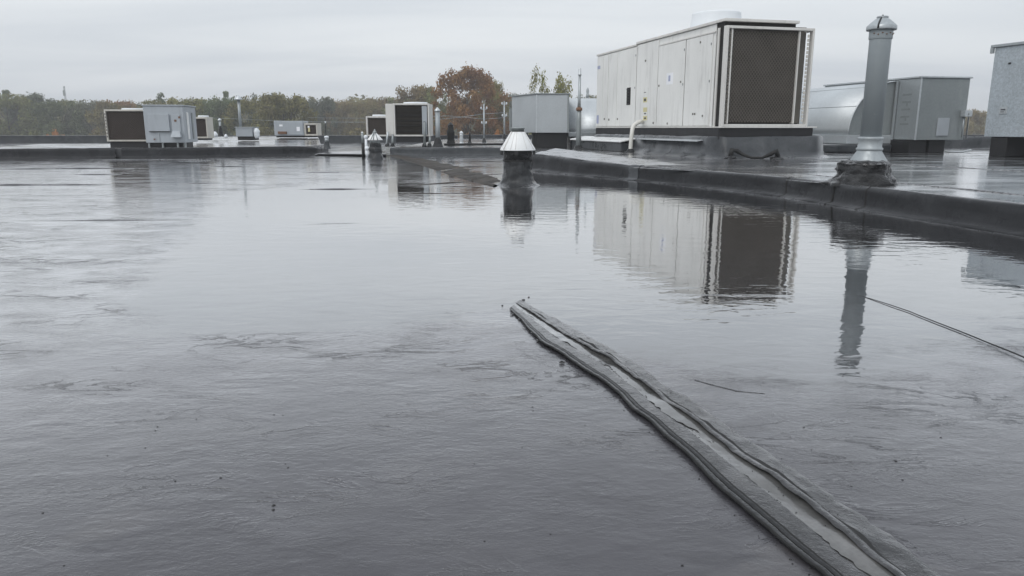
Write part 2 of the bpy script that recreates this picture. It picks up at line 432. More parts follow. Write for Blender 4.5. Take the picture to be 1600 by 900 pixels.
# ------------------------------------------------------------------ mesh helpers
class MB:
    def __init__(s): s.v = []; s.f = []; s.smooth = []
    def add(s, vs, fs, smooth=False):
        b = len(s.v); s.v += [tuple(x) for x in vs]
        s.f += [tuple(i + b for i in f) for f in fs]; s.smooth += [smooth] * len(fs)
        return s
    def box(s, x0, x1, y0, y1, z0, z1):
        return s.add([(x0, y0, z0), (x1, y0, z0), (x1, y1, z0), (x0, y1, z0), (x0, y0, z1), (x1, y0, z1), (x1, y1, z1), (x0, y1, z1)],
                     [(0, 3, 2, 1), (4, 5, 6, 7), (0, 1, 5, 4), (1, 2, 6, 5), (2, 3, 7, 6), (3, 0, 4, 7)])
    def prism(s, poly, z0, z1):
        n = len(poly)
        vs = [(x, y, z0) for x, y in poly] + [(x, y, z1) for x, y in poly]
        fs = [tuple(range(n - 1, -1, -1)), tuple(range(n, 2 * n))] + [(i, (i + 1) % n, n + (i + 1) % n, n + i) for i in range(n)]
        return s.add(vs, fs)
    def hull8(s, bot, top):     # 4 bottom + 4 top points
        return s.add(list(bot) + list(top), [(3, 2, 1, 0), (4, 5, 6, 7), (0, 1, 5, 4), (1, 2, 6, 5), (2, 3, 7, 6), (3, 0, 4, 7)])
    def lathe(s, prof, n=24, cx=0, cy=0, wob=0.0, seed=0.0, sx=1.0, cap=True):
        vs = []
        if wob > 0.07:           # lumpy wraps need rows enough to carry their folds
            d_ = [prof[0]]
            for (ra, za), (rb, zb_) in zip(prof[:-1], prof[1:]):
                m_ = max(1, int(math.hypot(rb - ra, zb_ - za) / 0.014))
                d_ += [(ra + (rb - ra) * q / m_, za + (zb_ - za) * q / m_) for q in range(1, m_ + 1)]
            prof = d_
        for r, z in prof:
            for i in range(n):
                a = 2 * math.pi * i / n
                k = 1.0
                dz = 0.0
                if wob:
                    k += wob * (0.8 * fbm(math.cos(a) * 1.7 + seed, math.sin(a) * 1.7, z * 12 + seed) + (0.55 * abs(fbm(math.cos(a) * 3.1 + seed + 4, math.sin(a) * 3.1, z * 22 + seed, 2)) if wob > 0.07 else 0))
                    dz = wob * 0.08 * fbm(math.cos(a) * 2 + seed + 9, math.sin(a) * 2, z * 9)
                vs.append((cx + r * k * math.cos(a) * sx, cy + r * k * math.sin(a), z + dz))
        fs = []
        for j in range(len(prof) - 1):
            for i in range(n):
                fs.append((j * n + i, j * n + (i + 1) % n, (j + 1) * n + (i + 1) % n, (j + 1) * n + i))
        s.add(vs, fs, True)
        if cap:
            b = len(s.v) - len(vs)
            s.f.append(tuple(b + i for i in range(n - 1, -1, -1))); s.smooth.append(False)
            t = b + (len(prof) - 1) * n
            s.f.append(tuple(t + i for i in range(n))); s.smooth.append(False)
        return s
    def tube(s, path, r, n=10):
        path = [Vector(p) for p in path]
        rs = r if isinstance(r, (list, tuple)) else [r] * len(path)
        vs = []; up = None
        for k, p in enumerate(path):
            t = (path[min(k + 1, len(path) - 1)] - path[max(k - 1, 0)]).normalized()
            if up is None:
                up = Vector((0, 0, 1)) if abs(t.z) < 0.9 else Vector((1, 0, 0))
            a = t.cross(up).normalized(); b = a.cross(t).normalized(); up = b
            for i in range(n):
                q = 2 * math.pi * i / n
                vs.append(p + (a * math.cos(q) + b * math.sin(q)) * rs[k])
        fs = []
        for j in range(len(path) - 1):
            for i in range(n):
                fs.append((j * n + i, j * n + (i + 1) % n, (j + 1) * n + (i + 1) % n, (j + 1) * n + i))
        fs.append(tuple(range(n - 1, -1, -1)))
        fs.append(tuple((len(path) - 1) * n + i for i in range(n)))
        return s.add(vs, fs, True)
    def build(s, name, mat, parent=None, bevel=0.0, seg=2, loc=None, rotz=0.0):
        me = bpy.data.meshes.new(name)
        me.from_pydata(s.v, [], s.f)
        me.polygons.foreach_set('use_smooth', s.smooth)
        me.materials.append(MATS[mat])
        me.update()
        o = bpy.data.objects.new(name, me)
        COL.objects.link(o)
        if parent is not None: o.parent = parent
        if loc is not None: o.location = loc
        o.rotation_euler[2] = rotz
        if bevel:
            b = o.modifiers.new('bevel', 'BEVEL'); b.width = bevel; b.segments = seg; b.limit_method = 'ANGLE'; b.angle_limit = R(40)
        return o
def tag(o, label=None, cat=None, group=None, kind=None):
    if label: o['label'] = label
    if cat: o['category'] = cat
    if group: o['group'] = group
    if kind: o['kind'] = kind
    return o
def thing(name, label, cat, loc=(0, 0, 0), rotz=0.0, group=None):
    o = bpy.data.objects.new(name, None)
    o.empty_display_size = 0.2
    COL.objects.link(o)
    o.location = loc; o.rotation_euler = (0, 0, rotz)
    return tag(o, label, cat, group)
def box(name, mat, parent, x0, x1, y0, y1, z0, z1, bevel=0.006):
    return MB().box(x0, x1, y0, y1, z0, z1).build(name, mat, parent, bevel)
def sweep(path, prof, hs=None, name='curb', mat='flashing', parent=None, wob=0.0):
    """path of (x,y), outside on the right hand of travel; prof (out, z as share of height)"""
    m = MB(); P = [Vector((p[0], p[1])) for p in path]; vs = []
    np_ = len(prof)
    for k, p in enumerate(P):
        t = (P[min(k + 1, len(P) - 1)] - P[max(k - 1, 0)]).normalized()
        nn = Vector((t.y, -t.x)); hh = hs[k] if hs else 1.0
        for j, (o_, z) in enumerate(prof):
            q = p + nn * (o_ + wob * fbm(p.x * 2.2, p.y * 2.2, j * 0.4))
            vs.append((q.x, q.y, z * hh + wob * 0.4 * fbm(p.x * 3, p.y * 3, 5 + j * 0.3)))
    fs = []
    for k in range(len(P) - 1):
        for j in range(np_ - 1):
            fs.append((k * np_ + j, (k + 1) * np_ + j, (k + 1) * np_ + j + 1, k * np_ + j + 1))
    m.add(vs, fs, True)
    m.add(vs[:np_], [tuple(range(np_))]); m.add(vs[-np_:], [tuple(range(np_ - 1, -1, -1))])
    o = m.build(name, mat, parent)
    return o
def resample(pts, step):
    P = [Vector(p) for p in pts]; outp = []
    for a, b in zip(P[:-1], P[1:]):
        n = max(1, int((b - a).length / step))
        outp += [a + (b - a) * (i / n) for i in range(n)]
    return outp + [P[-1]]
def curb_profile(r=0.045):
    p = [(0.075, 0.0), (0.070, 0.05), (0.012, 0.10), (0.0, 0.22), (0.0, 0.62)]
    for i in range(1, 6):
        a = i / 5 * math.pi / 2
        p.append((-r + r * math.cos(a), 0.70 + 0.30 * math.sin(a)))
    return p + [(-0.095, 0.985), (-0.11, 0.90), (-0.13, 0.3)]

# ================================================================== SETTING
GZ = -7.0
g = MB()
g.add([(-1500, -600, GZ), (1500, -600, GZ), (1500, 2000, GZ), (-1500, 2000, GZ)], [(0, 1, 2, 3)])
tag(g.build('ground', 'grass'), kind='structure')
# the building below the roof
bw = thing('building', 'flat-roofed building carrying the wet membrane roof', 'building', (0, 0, GZ))
MB().box(-44, 40, -9, 35.8, 0, 6.9).build('wall', 'wall_render', bw)
# main low roof
rf = MB().add([(-44, -9, 0), (40, -9, 0), (40, 35.5, 0), (-44, 35.5, 0)], [(0, 1, 2, 3)]).build('roof', 'roof')
tag(rf, 'dark grey rubber membrane roof, wet and ponding', kind='structure')

# lap seams of the membrane: low strips that just break the surface
def lap(px0, py0, px1, py1, z, wd, parent, hgt=0.004, mat='flashing'):
    a, b = gz(px0, py0, z), gz(px1, py1, z)
    pts = resample([a, b], 0.12)
    t = (b - a).normalized(); n = Vector((-t.y, t.x, 0))
    vs = []
    L_ = len(pts)
    for i, p in enumerate(pts):
        e = min(1, min(i, L_ - 1 - i) / 4 + 0.15)
        off = 0.012 * fbm(p.x * 1.1, p.y * 1.1, 3)
        hh = max(0.0005, hgt * e * (0.75 + 0.5 * fbm(p.x * 2, p.y * 2, 8)))
        ww = wd * (0.7 + 0.5 * abs(fbm(p.x * 1.5, p.y, 1)))
        for s_, zz in ((0, -0.002), (0.02, hh), (ww * 0.6, hh * 0.8), (ww, -0.002)):
            q = p + n * (s_ + off)
            vs.append((q.x, q.y, z + zz))
    fs = [(i * 4 + j, (i + 1) * 4 + j, (i + 1) * 4 + j + 1, i * 4 + j + 1) for i in range(L_ - 1) for j in range(3)]
    return MB().add(vs, fs, True).build('lap_seam', mat, parent)
for s_ in [(-60, 290, 180, 289), (-40, 265, 232, 263), (110, 273, 190, 273), (60, 346, 300, 344), (270, 288, 352, 286),
           (200, 314, 218, 313), (310, 261, 410, 260), (430, 297, 600, 296), (470, 270, 560, 269), (410, 438, 475, 436),
           (280, 252, 330, 251), (640, 305, 760, 302), (395, 340, 452, 339), (445, 353, 600, 349), (20, 379, 105, 376),
           (150, 250, 420, 249)]:
    lap(*s_, 0.0, 0.05, rf, 0.016 if s_[1] < 300 else 0.009)

# added strip in the middle distance; its dark brown paints the trees' reflection
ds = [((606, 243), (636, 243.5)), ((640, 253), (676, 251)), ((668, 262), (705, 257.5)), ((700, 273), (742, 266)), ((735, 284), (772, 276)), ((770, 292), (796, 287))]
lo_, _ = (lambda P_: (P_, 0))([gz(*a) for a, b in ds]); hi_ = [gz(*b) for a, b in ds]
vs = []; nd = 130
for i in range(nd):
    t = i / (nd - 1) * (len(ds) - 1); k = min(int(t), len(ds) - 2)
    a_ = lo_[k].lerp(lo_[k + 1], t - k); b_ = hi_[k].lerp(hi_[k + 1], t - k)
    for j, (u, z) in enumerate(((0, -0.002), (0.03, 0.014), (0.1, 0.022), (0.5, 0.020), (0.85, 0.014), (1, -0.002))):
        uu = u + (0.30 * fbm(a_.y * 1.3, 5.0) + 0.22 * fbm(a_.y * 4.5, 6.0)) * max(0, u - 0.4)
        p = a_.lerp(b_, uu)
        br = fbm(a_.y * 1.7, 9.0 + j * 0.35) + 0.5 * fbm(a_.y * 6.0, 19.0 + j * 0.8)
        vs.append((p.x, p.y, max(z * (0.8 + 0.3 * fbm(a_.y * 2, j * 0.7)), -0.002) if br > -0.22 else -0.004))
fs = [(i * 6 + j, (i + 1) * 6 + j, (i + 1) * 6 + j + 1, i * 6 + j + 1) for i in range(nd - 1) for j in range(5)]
MB().add(vs, fs, True).build('flat_strip', 'strip_dark', rf)
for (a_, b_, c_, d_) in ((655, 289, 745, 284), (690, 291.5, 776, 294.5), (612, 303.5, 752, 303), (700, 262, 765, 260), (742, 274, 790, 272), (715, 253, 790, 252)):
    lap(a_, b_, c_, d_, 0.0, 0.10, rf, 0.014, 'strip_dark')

# ---- ponded water
pool_px = [(345, 304), (305, 350), (262, 400), (218, 448), (198, 485), (232, 520), (330, 528), (430, 522), (520, 516),
           (600, 519), (690, 498), (760, 486), (800, 476), (860, 505), (940, 545), (1010, 560), (1090, 575), (1180, 585), (1260, 600),
           (1330, 600), (1420, 560), (1520, 530), (1640, 500), (1700, 440), (1640, 378), (1320, 327), (985, 282), (835, 268), (800, 276),
           (770, 284), (730, 276), (690, 262), (650, 250), (622, 246), (640, 256), (680, 272), (735, 289), (690, 296), (640, 291),
           (605, 281), (560, 282), (470, 292), (400, 298)]
poly = np.array([[*gz(x, y).xy] for x, y in pool_px])
step = 0.045
x0, y0 = poly.min(0) - 0.4; x1, y1 = poly.max(0) + 0.4
xs = np.arange(x0, x1, step); ys = np.arange(y0, y1, step)
GX, GY = np.meshgrid(xs, ys)
P = np.stack([GX.ravel(), GY.ravel()], 1)
dmin = np.full(len(P), 1e9); inside = np.zeros(len(P), bool)
for i in range(len(poly)):
    a, b = poly[i], poly[(i + 1) % len(poly)]
    ab = b - a; t = np.clip(((P - a) @ ab) / (ab @ ab), 0, 1)
    dmin = np.minimum(dmin, np.linalg.norm(P - (a + t[:, None] * ab), axis=1))
    cond = ((a[1] > P[:, 1]) != (b[1] > P[:, 1]))
    with np.errstate(divide='ignore', invalid='ignore'):
        xi = (b[0] - a[0]) * (P[:, 1] - a[1]) / (b[1] - a[1] + 1e-12) + a[0]
    inside ^= cond & (P[:, 0] < xi)
sd_ = np.where(inside, dmin, -dmin)
softw = 0.16 + 0.03 * P[:, 1]
# the near right shore thins out slowly
softw = softw + 0.30 * np.clip((P[:, 0] - 0.3) / 1.5, 0, 1) * np.clip((3.6 - P[:, 1]) / 1.6, 0, 1)
dep = np.clip(0.5 + sd_ / (2 * softw), 0, 1)
nx, ny = len(xs), len(ys)
D = dep.reshape(ny, nx)
keep = np.maximum.reduce([D[:-1, :-1], D[1:, :-1], D[:-1, 1:], D[1:, 1:]]) > 0.001
jj, ii = np.nonzero(keep)
quads = np.stack([jj * nx + ii, jj * nx + ii + 1, (jj + 1) * nx + ii + 1, (jj + 1) * nx + ii], 1)
used = np.unique(quads); remap = np.full(nx * ny, -1); remap[used] = np.arange(len(used))
quads = remap[quads]
me = bpy.data.meshes.new('puddle')
me.from_pydata([(P[i, 0], P[i, 1], 0.003) for i in used], [], quads.tolist())
at_l = me.attributes.new('depth', 'FLOAT', 'POINT')
at_l.data.foreach_set('value', dep[used].astype(np.float32))
me.materials.append(MATS['water'])
pud = bpy.data.objects.new('puddle', me); COL.objects.link(pud)
tag(pud, 'shallow standing rain water mirroring the sky and the units', kind='structure')

# ---- raised deck on the right with its membrane curb
DZ = 0.17
curb_px = [(985, 281), (1110, 293), (1230, 307), (1300, 319), (1352, 328), (1600, 367)]
curb_w = [gz(x, y) for x, y in curb_px]
dirn = (curb_w[-1] - curb_w[-2]).normalized()
curb_w.append(curb_w[-1] + dirn * 3.2)
humpA = gz(830, 267)
rd = MB()
inner = [(p.x + 0.07, p.y + 0.02) for p in curb_w]
deck_poly = [(humpA.x + 0.1, humpA.y)] + inner + [(39, inner[-1][1]), (39, 35.2), (-2.9, 35.2), (-2.9, 18.32), (0.42, 18.32)]
rd.prism(deck_poly, 0.004, DZ)
dk = rd.build('raised_roof', 'deck')
tag(dk, 'raised wet roof section behind the curb', kind='structure')
full = resample([Vector((p.x, p.y, 0)) for p in curb_w], 0.08)
for _ in range(6):              # ease the bends so that the edge runs on without kinks
    full = [full[0]] + [(full[i - 1] + full[i] * 2 + full[i + 1]) / 4 for i in range(1, len(full) - 1)] + [full[-1]]
cuts = [0] + [min(range(len(full)), key=lambda i: (full[i] - Vector((w_.x, w_.y, 0))).length) for w_ in (curb_w[2], curb_w[3], curb_w[4])] + [len(full) - 1]
for k in range(4):
    pts = full[cuts[k]:cuts[k + 1] + 1]
    off = (0.0, 0.004, 0.001, 0.005)[k]
    hs = [DZ + 0.012 + (0.003 if k % 2 else 0.0)] * len(pts)
    sweep([(p.x, p.y) for p in pts], [(a + off, b) for a, b in curb_profile()], hs, 'curb_flashing', 'flashing', dk, wob=0.012)
for k in (1, 2, 3):             # lapped joint strips
    c_ = cuts[k]
    tj = (full[c_ + 1] - full[c_ - 1]).normalized(); pts = [full[c_] - tj * 0.009, full[c_] + tj * 0.009]
    sweep([(p.x, p.y) for p in pts], [(a + 0.0058, b) for a, b in curb_profile()], [DZ + 0.0156] * len(pts), 'joint_strip', 'gap_dark', dk, wob=0.012)
# tapered hump at the left end of the raised deck
A = humpA; B = curb_w[0]
Atop = at(830, 241, A.y + 0.06); Btop = Vector((B.x + 0.03, B.y + 0.05, 0.175))
C = gz(1078, 258, DZ + 0.003); Dp = at(868, 231.5, 13.4)
hm = MB()
nu, nv = 22, 16
vs = []
for i in range(nu):
    u = i / (nu - 1)
    a_ = Atop.lerp(Btop, u); d_ = Dp.lerp(C, u)
    for j in range(nv):
        q = j / (nv - 1)
        p = a_.lerp(d_, q)
        p.z += 0.012 * fbm(p.x * 2, p.y * 1.2, 2) * math.sin(math.pi * min(1, q * 1.05)) * (1 - u * 0.6)
        if j == 0: p.z -= 0.02
        vs.append(p)
fs = [(i * nv + j, (i + 1) * nv + j, (i + 1) * nv + j + 1, i * nv + j + 1) for i in range(nu - 1) for j in range(nv - 1)]
hm.add(vs, fs, True)
hm.build('sloped_membrane', 'flashing_pale', dk)
pts = resample([Vector((A.x - 0.25, A.y + 0.42, 0)), Vector((A.x, A.y, 0)), Vector((B.x - 0.02, B.y + 0.02, 0))], 0.12)
hs = []
for p in pts:
    u = max(0, min(1, (p.y - B.y) / (A.y - B.y)))
    hs.append(0.178 + (Atop.z - 0.165) * u)
sweep([(p.x, p.y) for p in pts], curb_profile(0.07), hs, 'curb_flashing', 'flashing', dk, wob=0.022)
# pale patch at the joint
tj = (curb_w[1] - curb_w[0]).normalized()
pts = resample([Vector((B.x, B.y, 0)) - tj * 0.03, Vector((B.x, B.y, 0)) + tj * 0.16], 0.04)
sweep([(p.x, p.y) for p in pts], [(o_ + 0.010, z) for o_, z in curb_profile()], [0.192, 0.196, 0.195, 0.193, 0.19, 0.19][:len(pts)], 'joint_patch', 'flashing_pale', dk, wob=0.012)
# low curb wall further back on the right
pts = resample([Vector((7.2, 17.4, 0)), Vector((20.0, 21.0, 0))], 0.5)
sweep([(p.x, p.y) for p in pts], curb_profile(), [0.44] * len(pts), 'curb_flashing', 'flashing_pale', dk, wob=0.01)
# seams on the raised deck
for s_ in [(1262, 250, 1640, 270), (1240, 271, 1640, 309.5), (1228, 281, 1285, 286), (1395, 297, 1470, 303.5), (1530, 309.5, 1580, 314),
           (990, 262, 1100, 259), (1000, 262.5, 1110, 268), (1180, 259, 1250, 262)]:
    lap(*s_, DZ + 0.001, 0.06, dk, 0.010, 'mastic')

# ---- the wall of the raised section in the middle distance
pts = resample([Vector((-2.95, 18.9, 0)), Vector((-2.95, 18.2, 0)), Vector((0.45, 18.2, 0))], 0.2)
sweep([(p.x, p.y) for p in pts], curb_profile(), [0.19] * len(pts), 'curb_flashing', 'flashing_pale', dk, wob=0.012)

# ---- raised sections on the far left
LZ = 0.20
lf = [gz(-60, 249), gz(185, 246.5), gz(330, 245), gz(492, 241.5)]
ld = MB().prism([(lf[0].x, lf[0].y + .15), (lf[1].x, lf[1].y + .15), (lf[2].x, lf[2].y + .15), (lf[3].x - .2, lf[3].y + .15), (lf[3].x - .3, 21.0),
                 (-9.5, 22.2), (lf[0].x - 2, 21.8)], 0.004, LZ)
ldo = ld.build('raised_roof', 'deck')
tag(ldo, 'low raised roof section under the units on the left', kind='structure')
for k, (a, b) in enumerate([([lf[0]], [lf[1]]), ([lf[1]], [lf[2], lf[3]])]):
    ps = [Vector((p.x, p.y, 0)) for p in a + b]
    if k == 0: ps[-1].x -= 0.06
    else: ps[0].x += 0.08; ps.append(Vector((lf[3].x + 0.15, lf[3].y + 0.8, 0)))
    pts = resample(ps, 0.2)
    hs = [0.215 - (0.10 * max(0, (i / len(pts) - 0.72) / 0.28) if k else 0) for i in range(len(pts))]
    sweep([(p.x, p.y) for p in pts], curb_profile(), hs, 'curb_flashing', 'flashing', ldo, wob=0.012)
# tapered slab carrying the far vents
sl = MB()
fl, fr = at(215, 231.5, 18.2), at(503, 228.3, 20.2)
bl, br = at(300, 213.5, 28.5), at(497, 212.8, 28.5)
sl.hull8([(p.x, p.y, 0.02) for p in (fl, fr, br, bl)], [fl, fr, br, bl])
slo = sl.build('tapered_roof_slab', 'deck', None, 0.03)
tag(slo, kind='structure', label='pale tapered roof slab behind the left curb')
# low ridge near the middle-left vents
rg = MB().hull8([gz(490, 243), gz(604, 244.5), gz(604, 236), gz(500, 236)],
                [gz(497, 240, .05), gz(604, 241, .06), gz(604, 236.5, .06), gz(504, 236.5, .05)]).build('roof_ridge', 'deck', None, 0.03)
tag(rg, kind='structure', label='low wet membrane ridge beside the small vents')

# ---- parapet round the far edge
for nm, a, b, z1, lab in (('parapet', (-44, 33.2), (-2.5, 34.8), 0.30, 'low dark parapet along the far left roof edge'),
                          ('parapet', (-2.3, 34.8), (39.5, 33.5), 0.33, 'low dark parapet behind the large white unit')):
    t = Vector((b[0] - a[0], b[1] - a[1])).normalized(); n = Vector((-t.y, t.x))
    pr = thing(nm, lab, 'parapet', (a[0], a[1], 0), math.atan2(t.y, t.x))
    Lp = math.hypot(b[0] - a[0], b[1] - a[1])
    MB().box(0, Lp, 0, 0.28, -0.3, z1).build('wall', 'flashing_pale', pr, 0.02)
    k = 0
    x = 0.0
    while x < Lp - 0.1:
        x2 = min(Lp, x + 3.0)
        MB().box(x + 0.004, x2 - 0.004, -0.03, 0.31, z1 - 0.05, z1 + 0.015).build('coping', 'flashing_pale', pr, 0.008)
        x = x2

# ================================================================== THE LARGE WHITE UNIT
ANG = R(14)
def to_local(p, O, ang):
    d = p - O; c, s = math.cos(ang), math.sin(ang)
    return Vector((d.x * c + d.y * s, -d.x * s + d.y * c, d.z))
O = at(1112, 199, 12.6); O.z = DZ
ru = thing('rooftop_unit', 'long white rooftop air unit with a large dark coil end', 'air unit', O, ANG)
un = Vector((-math.cos(ANG), -math.sin(ANG), 0))      # outward normal of the long side (faces left)
def side(px, py):
    p = to_local(on_plane(px, py, O, un), O, ANG); return p.y, p.z
en = Vector((math.sin(ANG), -math.cos(ANG), 0))       # outward normal of the coil end
def endp(px, py, off=0.0):
    p = to_local(on_plane(px, py, O + en * off, en), O, ANG); return p.x, p.z
YR = side(933, 140)[0]
YS = side(994, 140)[0]
zt = endp(1128, 27.5, 0.30)[1]
zr_ = side(934, 86)[1]
zb = endp(1112, 199)[1]
W = endp(1256, 120)[0]
CW = endp(1268, 120, 0.36)[0]
# curb wrapped in membrane, base rail
nseg = 30
def curbbox():
    m = MB(); ring = []
    prof = [(0.30, 0.0), (0.15, 0.035), (0.10, 0.10), (0.075, zb - 0.17), (0.03, zb - 0.145)]
    corners = [(-0.02, -0.34), (W + 0.15, -0.34), (W + 0.15, YR + 0.05), (-0.02, YR + 0.05)]
    per = []
    for a, b in zip(corners, corners[1:] + corners[:1]):
        n = max(2, int(math.hypot(b[0] - a[0], b[1] - a[1]) / 0.12))
        per += [(a[0] + (b[0] - a[0]) * i / n, a[1] + (b[1] - a[1]) * i / n) for i in range(n)]
    cx, cy = W / 2, YR / 2 - 0.15
    vs = []
    for k, (o_, z) in enumerate(prof):
        for (x, y) in per:
            ex = (x - cx) / (W / 2 + 0.09); ey = (y - cy) / (YR / 2 + 0.19)
            m_ = max(abs(ex), abs(ey)); sx = 1 if ex > 0 else -1; sy = 1 if ey > 0 else -1
            dxo = sx * o_ if abs(ex) > 0.985 * m_ else 0; dyo = sy * o_ if abs(ey) > 0.985 * m_ else 0
            wv = 0.03 * fbm(x * 2.5, y * 2.5, z * 3 + 4) * (1 if k in (1, 2, 3) else 0.4)
            vs.append((x + dxo + wv, y + dyo + wv, z + (0.02 * fbm(x * 1.4, y * 1.4, 7) if k > 2 else 0)))
    n = len(per)
    fs = [(k * n + i, k * n + (i + 1) % n, (k + 1) * n + (i + 1) % n, (k + 1) * n + i) for k in range(len(prof) - 1) for i in range(n)]
    return m.add(vs, fs, True).build('roof_curb', 'flashing_pale', ru)
curbbox()
box('base_rail', 'black_steel', ru, -0.03, W + 0.05, -0.30, YR - 0.05, zb - 0.19, zb - 0.01, 0.01)
box('base_flange', 'cabinet_trim', ru, -0.045, W + 0.08, -0.36, YR - 0.03, zb - 0.008, zb + 0.012, 0.004)
# pale flashing strip along the curb and bent cap plate
MB().hull8([(-0.20, 0.1, zb - 0.235), (-0.035, 0.1, zb - 0.205), (-0.035, YS - 0.55, zb - 0.205), (-0.20, YS - 0.55, zb - 0.235)],
           [(-0.20, 0.1, zb - 0.222), (-0.035, 0.1, zb - 0.192), (-0.035, YS - 0.55, zb - 0.192), (-0.20, YS - 0.55, zb - 0.222)]).build('curb_cap', 'galvanized_light', ru, 0.004)
ya_, yb_ = side(984, 215)[0] - 0.5, side(920, 215)[0] + 0.2
zc_ = to_local(on_plane(950, 219.5, O + un * 0.42, un), O, ANG).z
MB().hull8([(-0.42, ya_, zc_ - 0.03), (-0.035, ya_, zc_ + 0.04), (-0.035, yb_, zc_ + 0.04), (-0.42, yb_, zc_ - 0.03)],
           [(-0.42, ya_, zc_), (-0.035, ya_, zc_ + 0.07), (-0.035, yb_, zc_ + 0.07), (-0.42, yb_, zc_)]).build('curb_cap', 'white_metal', ru, 0.008)
box('curb_extension', 'flashing_pale', ru, -0.38, -0.10, ya_ + 0.05, yb_ - 0.05, 0.0, zc_ - 0.032, 0.02)
# cabinets
box('cabinet', 'cabinet_white', ru, 0.0, W, 0.02, YS, zb + 0.012, zt - 0.05, 0.008)
box('rear_cabinet', 'cabinet_white', ru, 0.004, W - 0.01, YS + 0.004, YR, zb + 0.012, zr_ - 0.03, 0.008)
LX = endp(1250, 34, 0.30)[0]
box('roof_panel', 'cabinet_trim', ru, -0.03, LX, -0.30, YS + 0.01, zt - 0.045, zt, 0.006)
box('rear_roof_panel', 'cabinet_trim', ru, -0.025, W + 0.01, YS + 0.016, YR + 0.03, zr_ - 0.03, zr_ + 0.01, 0.006)
# doors: each a sheet standing proud of the cabinet with a recessed joint
ptop = side(1100, 56)[1]
edges = [1112, 1070.5, 1028.5, 995, 965, 951, 943, 933.5]
for i in range(len(edges) - 1):
    ya = side(edges[i], 130)[0]; yb = side(edges[i + 1], 130)[0]
    if i < 2: ztop = ptop
    elif i == 2: ztop = zt - 0.07
    else: ztop = zr_ - 0.05
    d = box('door_panel', 'cabinet_white', ru, -0.016 - 0.002 * (i % 2), 0.0 - 0.001, ya + 0.013, yb - 0.013, zb + 0.03, ztop, 0.004)
    if i in (0, 1, 3):
        for zz in ((zb + ztop) / 2, ztop - 0.16):
            box('latch', 'galvanized_dark', d, -0.027, -0.018, ya + 0.035, ya + 0.055, zz - 0.02, zz + 0.02, 0.003)
for i in (1, 2, 3):            # dark joints between the doors
    ya = side(edges[i], 130)[0]
    box('joint', 'gap_dark', ru, -0.006, -0.0005, ya - 0.012, ya + 0.012, zb + 0.03, ptop if i < 3 else zr_ - .05, 0)
box('head_rail', 'cabinet_trim', ru, -0.022, -0.001, 0.02, side(1028.5, 130)[0], ptop + 0.006, ptop + 0.03, 0.003)
# louvre, papers, stickers
def sideplate(name, mat, px0, py0, px1, py1, dx=0.024, parent=ru):
    a = side(px0, (py0 + py1) / 2); b = side(px1, (py0 + py1) / 2)
    z0 = side((px0 + px1) / 2, py1)[1]; z1 = side((px0 + px1) / 2, py0)[1]
    return box(name, mat, parent, -dx, -0.0175, min(a[0], b[0]), max(a[0], b[0]), z0, z1, 0.0)
lv = sideplate('louvre', 'gap_dark', 980.5, 137, 986.5, 164, 0.020)
for k in range(6):
    y_ = 139 + k * 4.4
    sideplate('slat', 'black_steel', 981, y_, 986, y_ + 2.0, 0.032, lv)
sideplate('paper_notice', 'paper', 1043, 114, 1053, 132, 0.0205)
nt_ = sideplate('notice_print', 'sticker_blue', 1046, 118, 1049, 127, 0.0215)
lb = sideplate('warning_label', 'cabinet_white', 1005, 137, 1013.5, 189, 0.0205)
for (y0_, y1_, mt) in ((152, 160, 'sticker_yellow'), (168, 175, 'sticker_yellow'), (181, 188, 'sticker_yellow'), (154, 158, 'sticker_ink'), (176.5, 178.5, 'sticker_ink'), (183.5, 186, 'sticker_ink'), (144, 145, 'sticker_ink')):
    sideplate('label_print', mt, 1006.5 + (1.4 if 'ink' in mt else 0), y0_, 1012.5 - (1.6 if 'ink' in mt else 0), y1_, 0.0225 if 'ink' in mt else 0.0215, lb)
for (a_, b_, c_, d_) in ((933.5, 180, 936.5, 193), (935, 103, 939, 108)):
    sideplate('label', 'sticker_blue', a_, b_, c_, d_, 0.0215)
for (a_, b_) in ((945.5, 186), (952.5, 187), (966, 186), (1044, 193), (1084, 178), (1087, 178), (1099, 181), (1010, 95), (1065, 128), (1031, 134), (1022, 192), (1096, 66)):
    sideplate('port', 'rail_brown', a_ - 0.8, b_ - 1.5, a_ + 0.8, b_ + 1.5, 0.022)
# coil end
cb = zb + 0.01
ct = endp(1200, 41.5, 0.36)[1]
box('end_recess', 'gap_dark', ru, 0.02, W - 0.02, 0.0, 0.018, zb + 0.02, zt - 0.06, 0)
box('coil', 'coil', ru, 0.10, CW - 0.27, -0.30, -0.24, cb + 0.07, ct - 0.05, 0)
box('side_guard', 'rail_brown', ru, CW - 0.245, CW - 0.06, -0.20, -0.17, cb + 0.06, ct - 0.04, 0)
box('frame_post', 'cabinet_trim', ru, 0.075, 0.10, -0.34, -0.23, cb + 0.05, ct, 0.004)
box('frame_post', 'cabinet_trim', ru, CW - 0.268, CW - 0.247, -0.34, -0.23, cb + 0.05, ct - 0.05, 0.004)
for (xa, xb) in ((-0.03, 0.018), (CW - 0.035, CW)):
    box('frame_post', 'cabinet_trim', ru, xa, xb, -0.36, -0.27, cb, ct, 0.006)
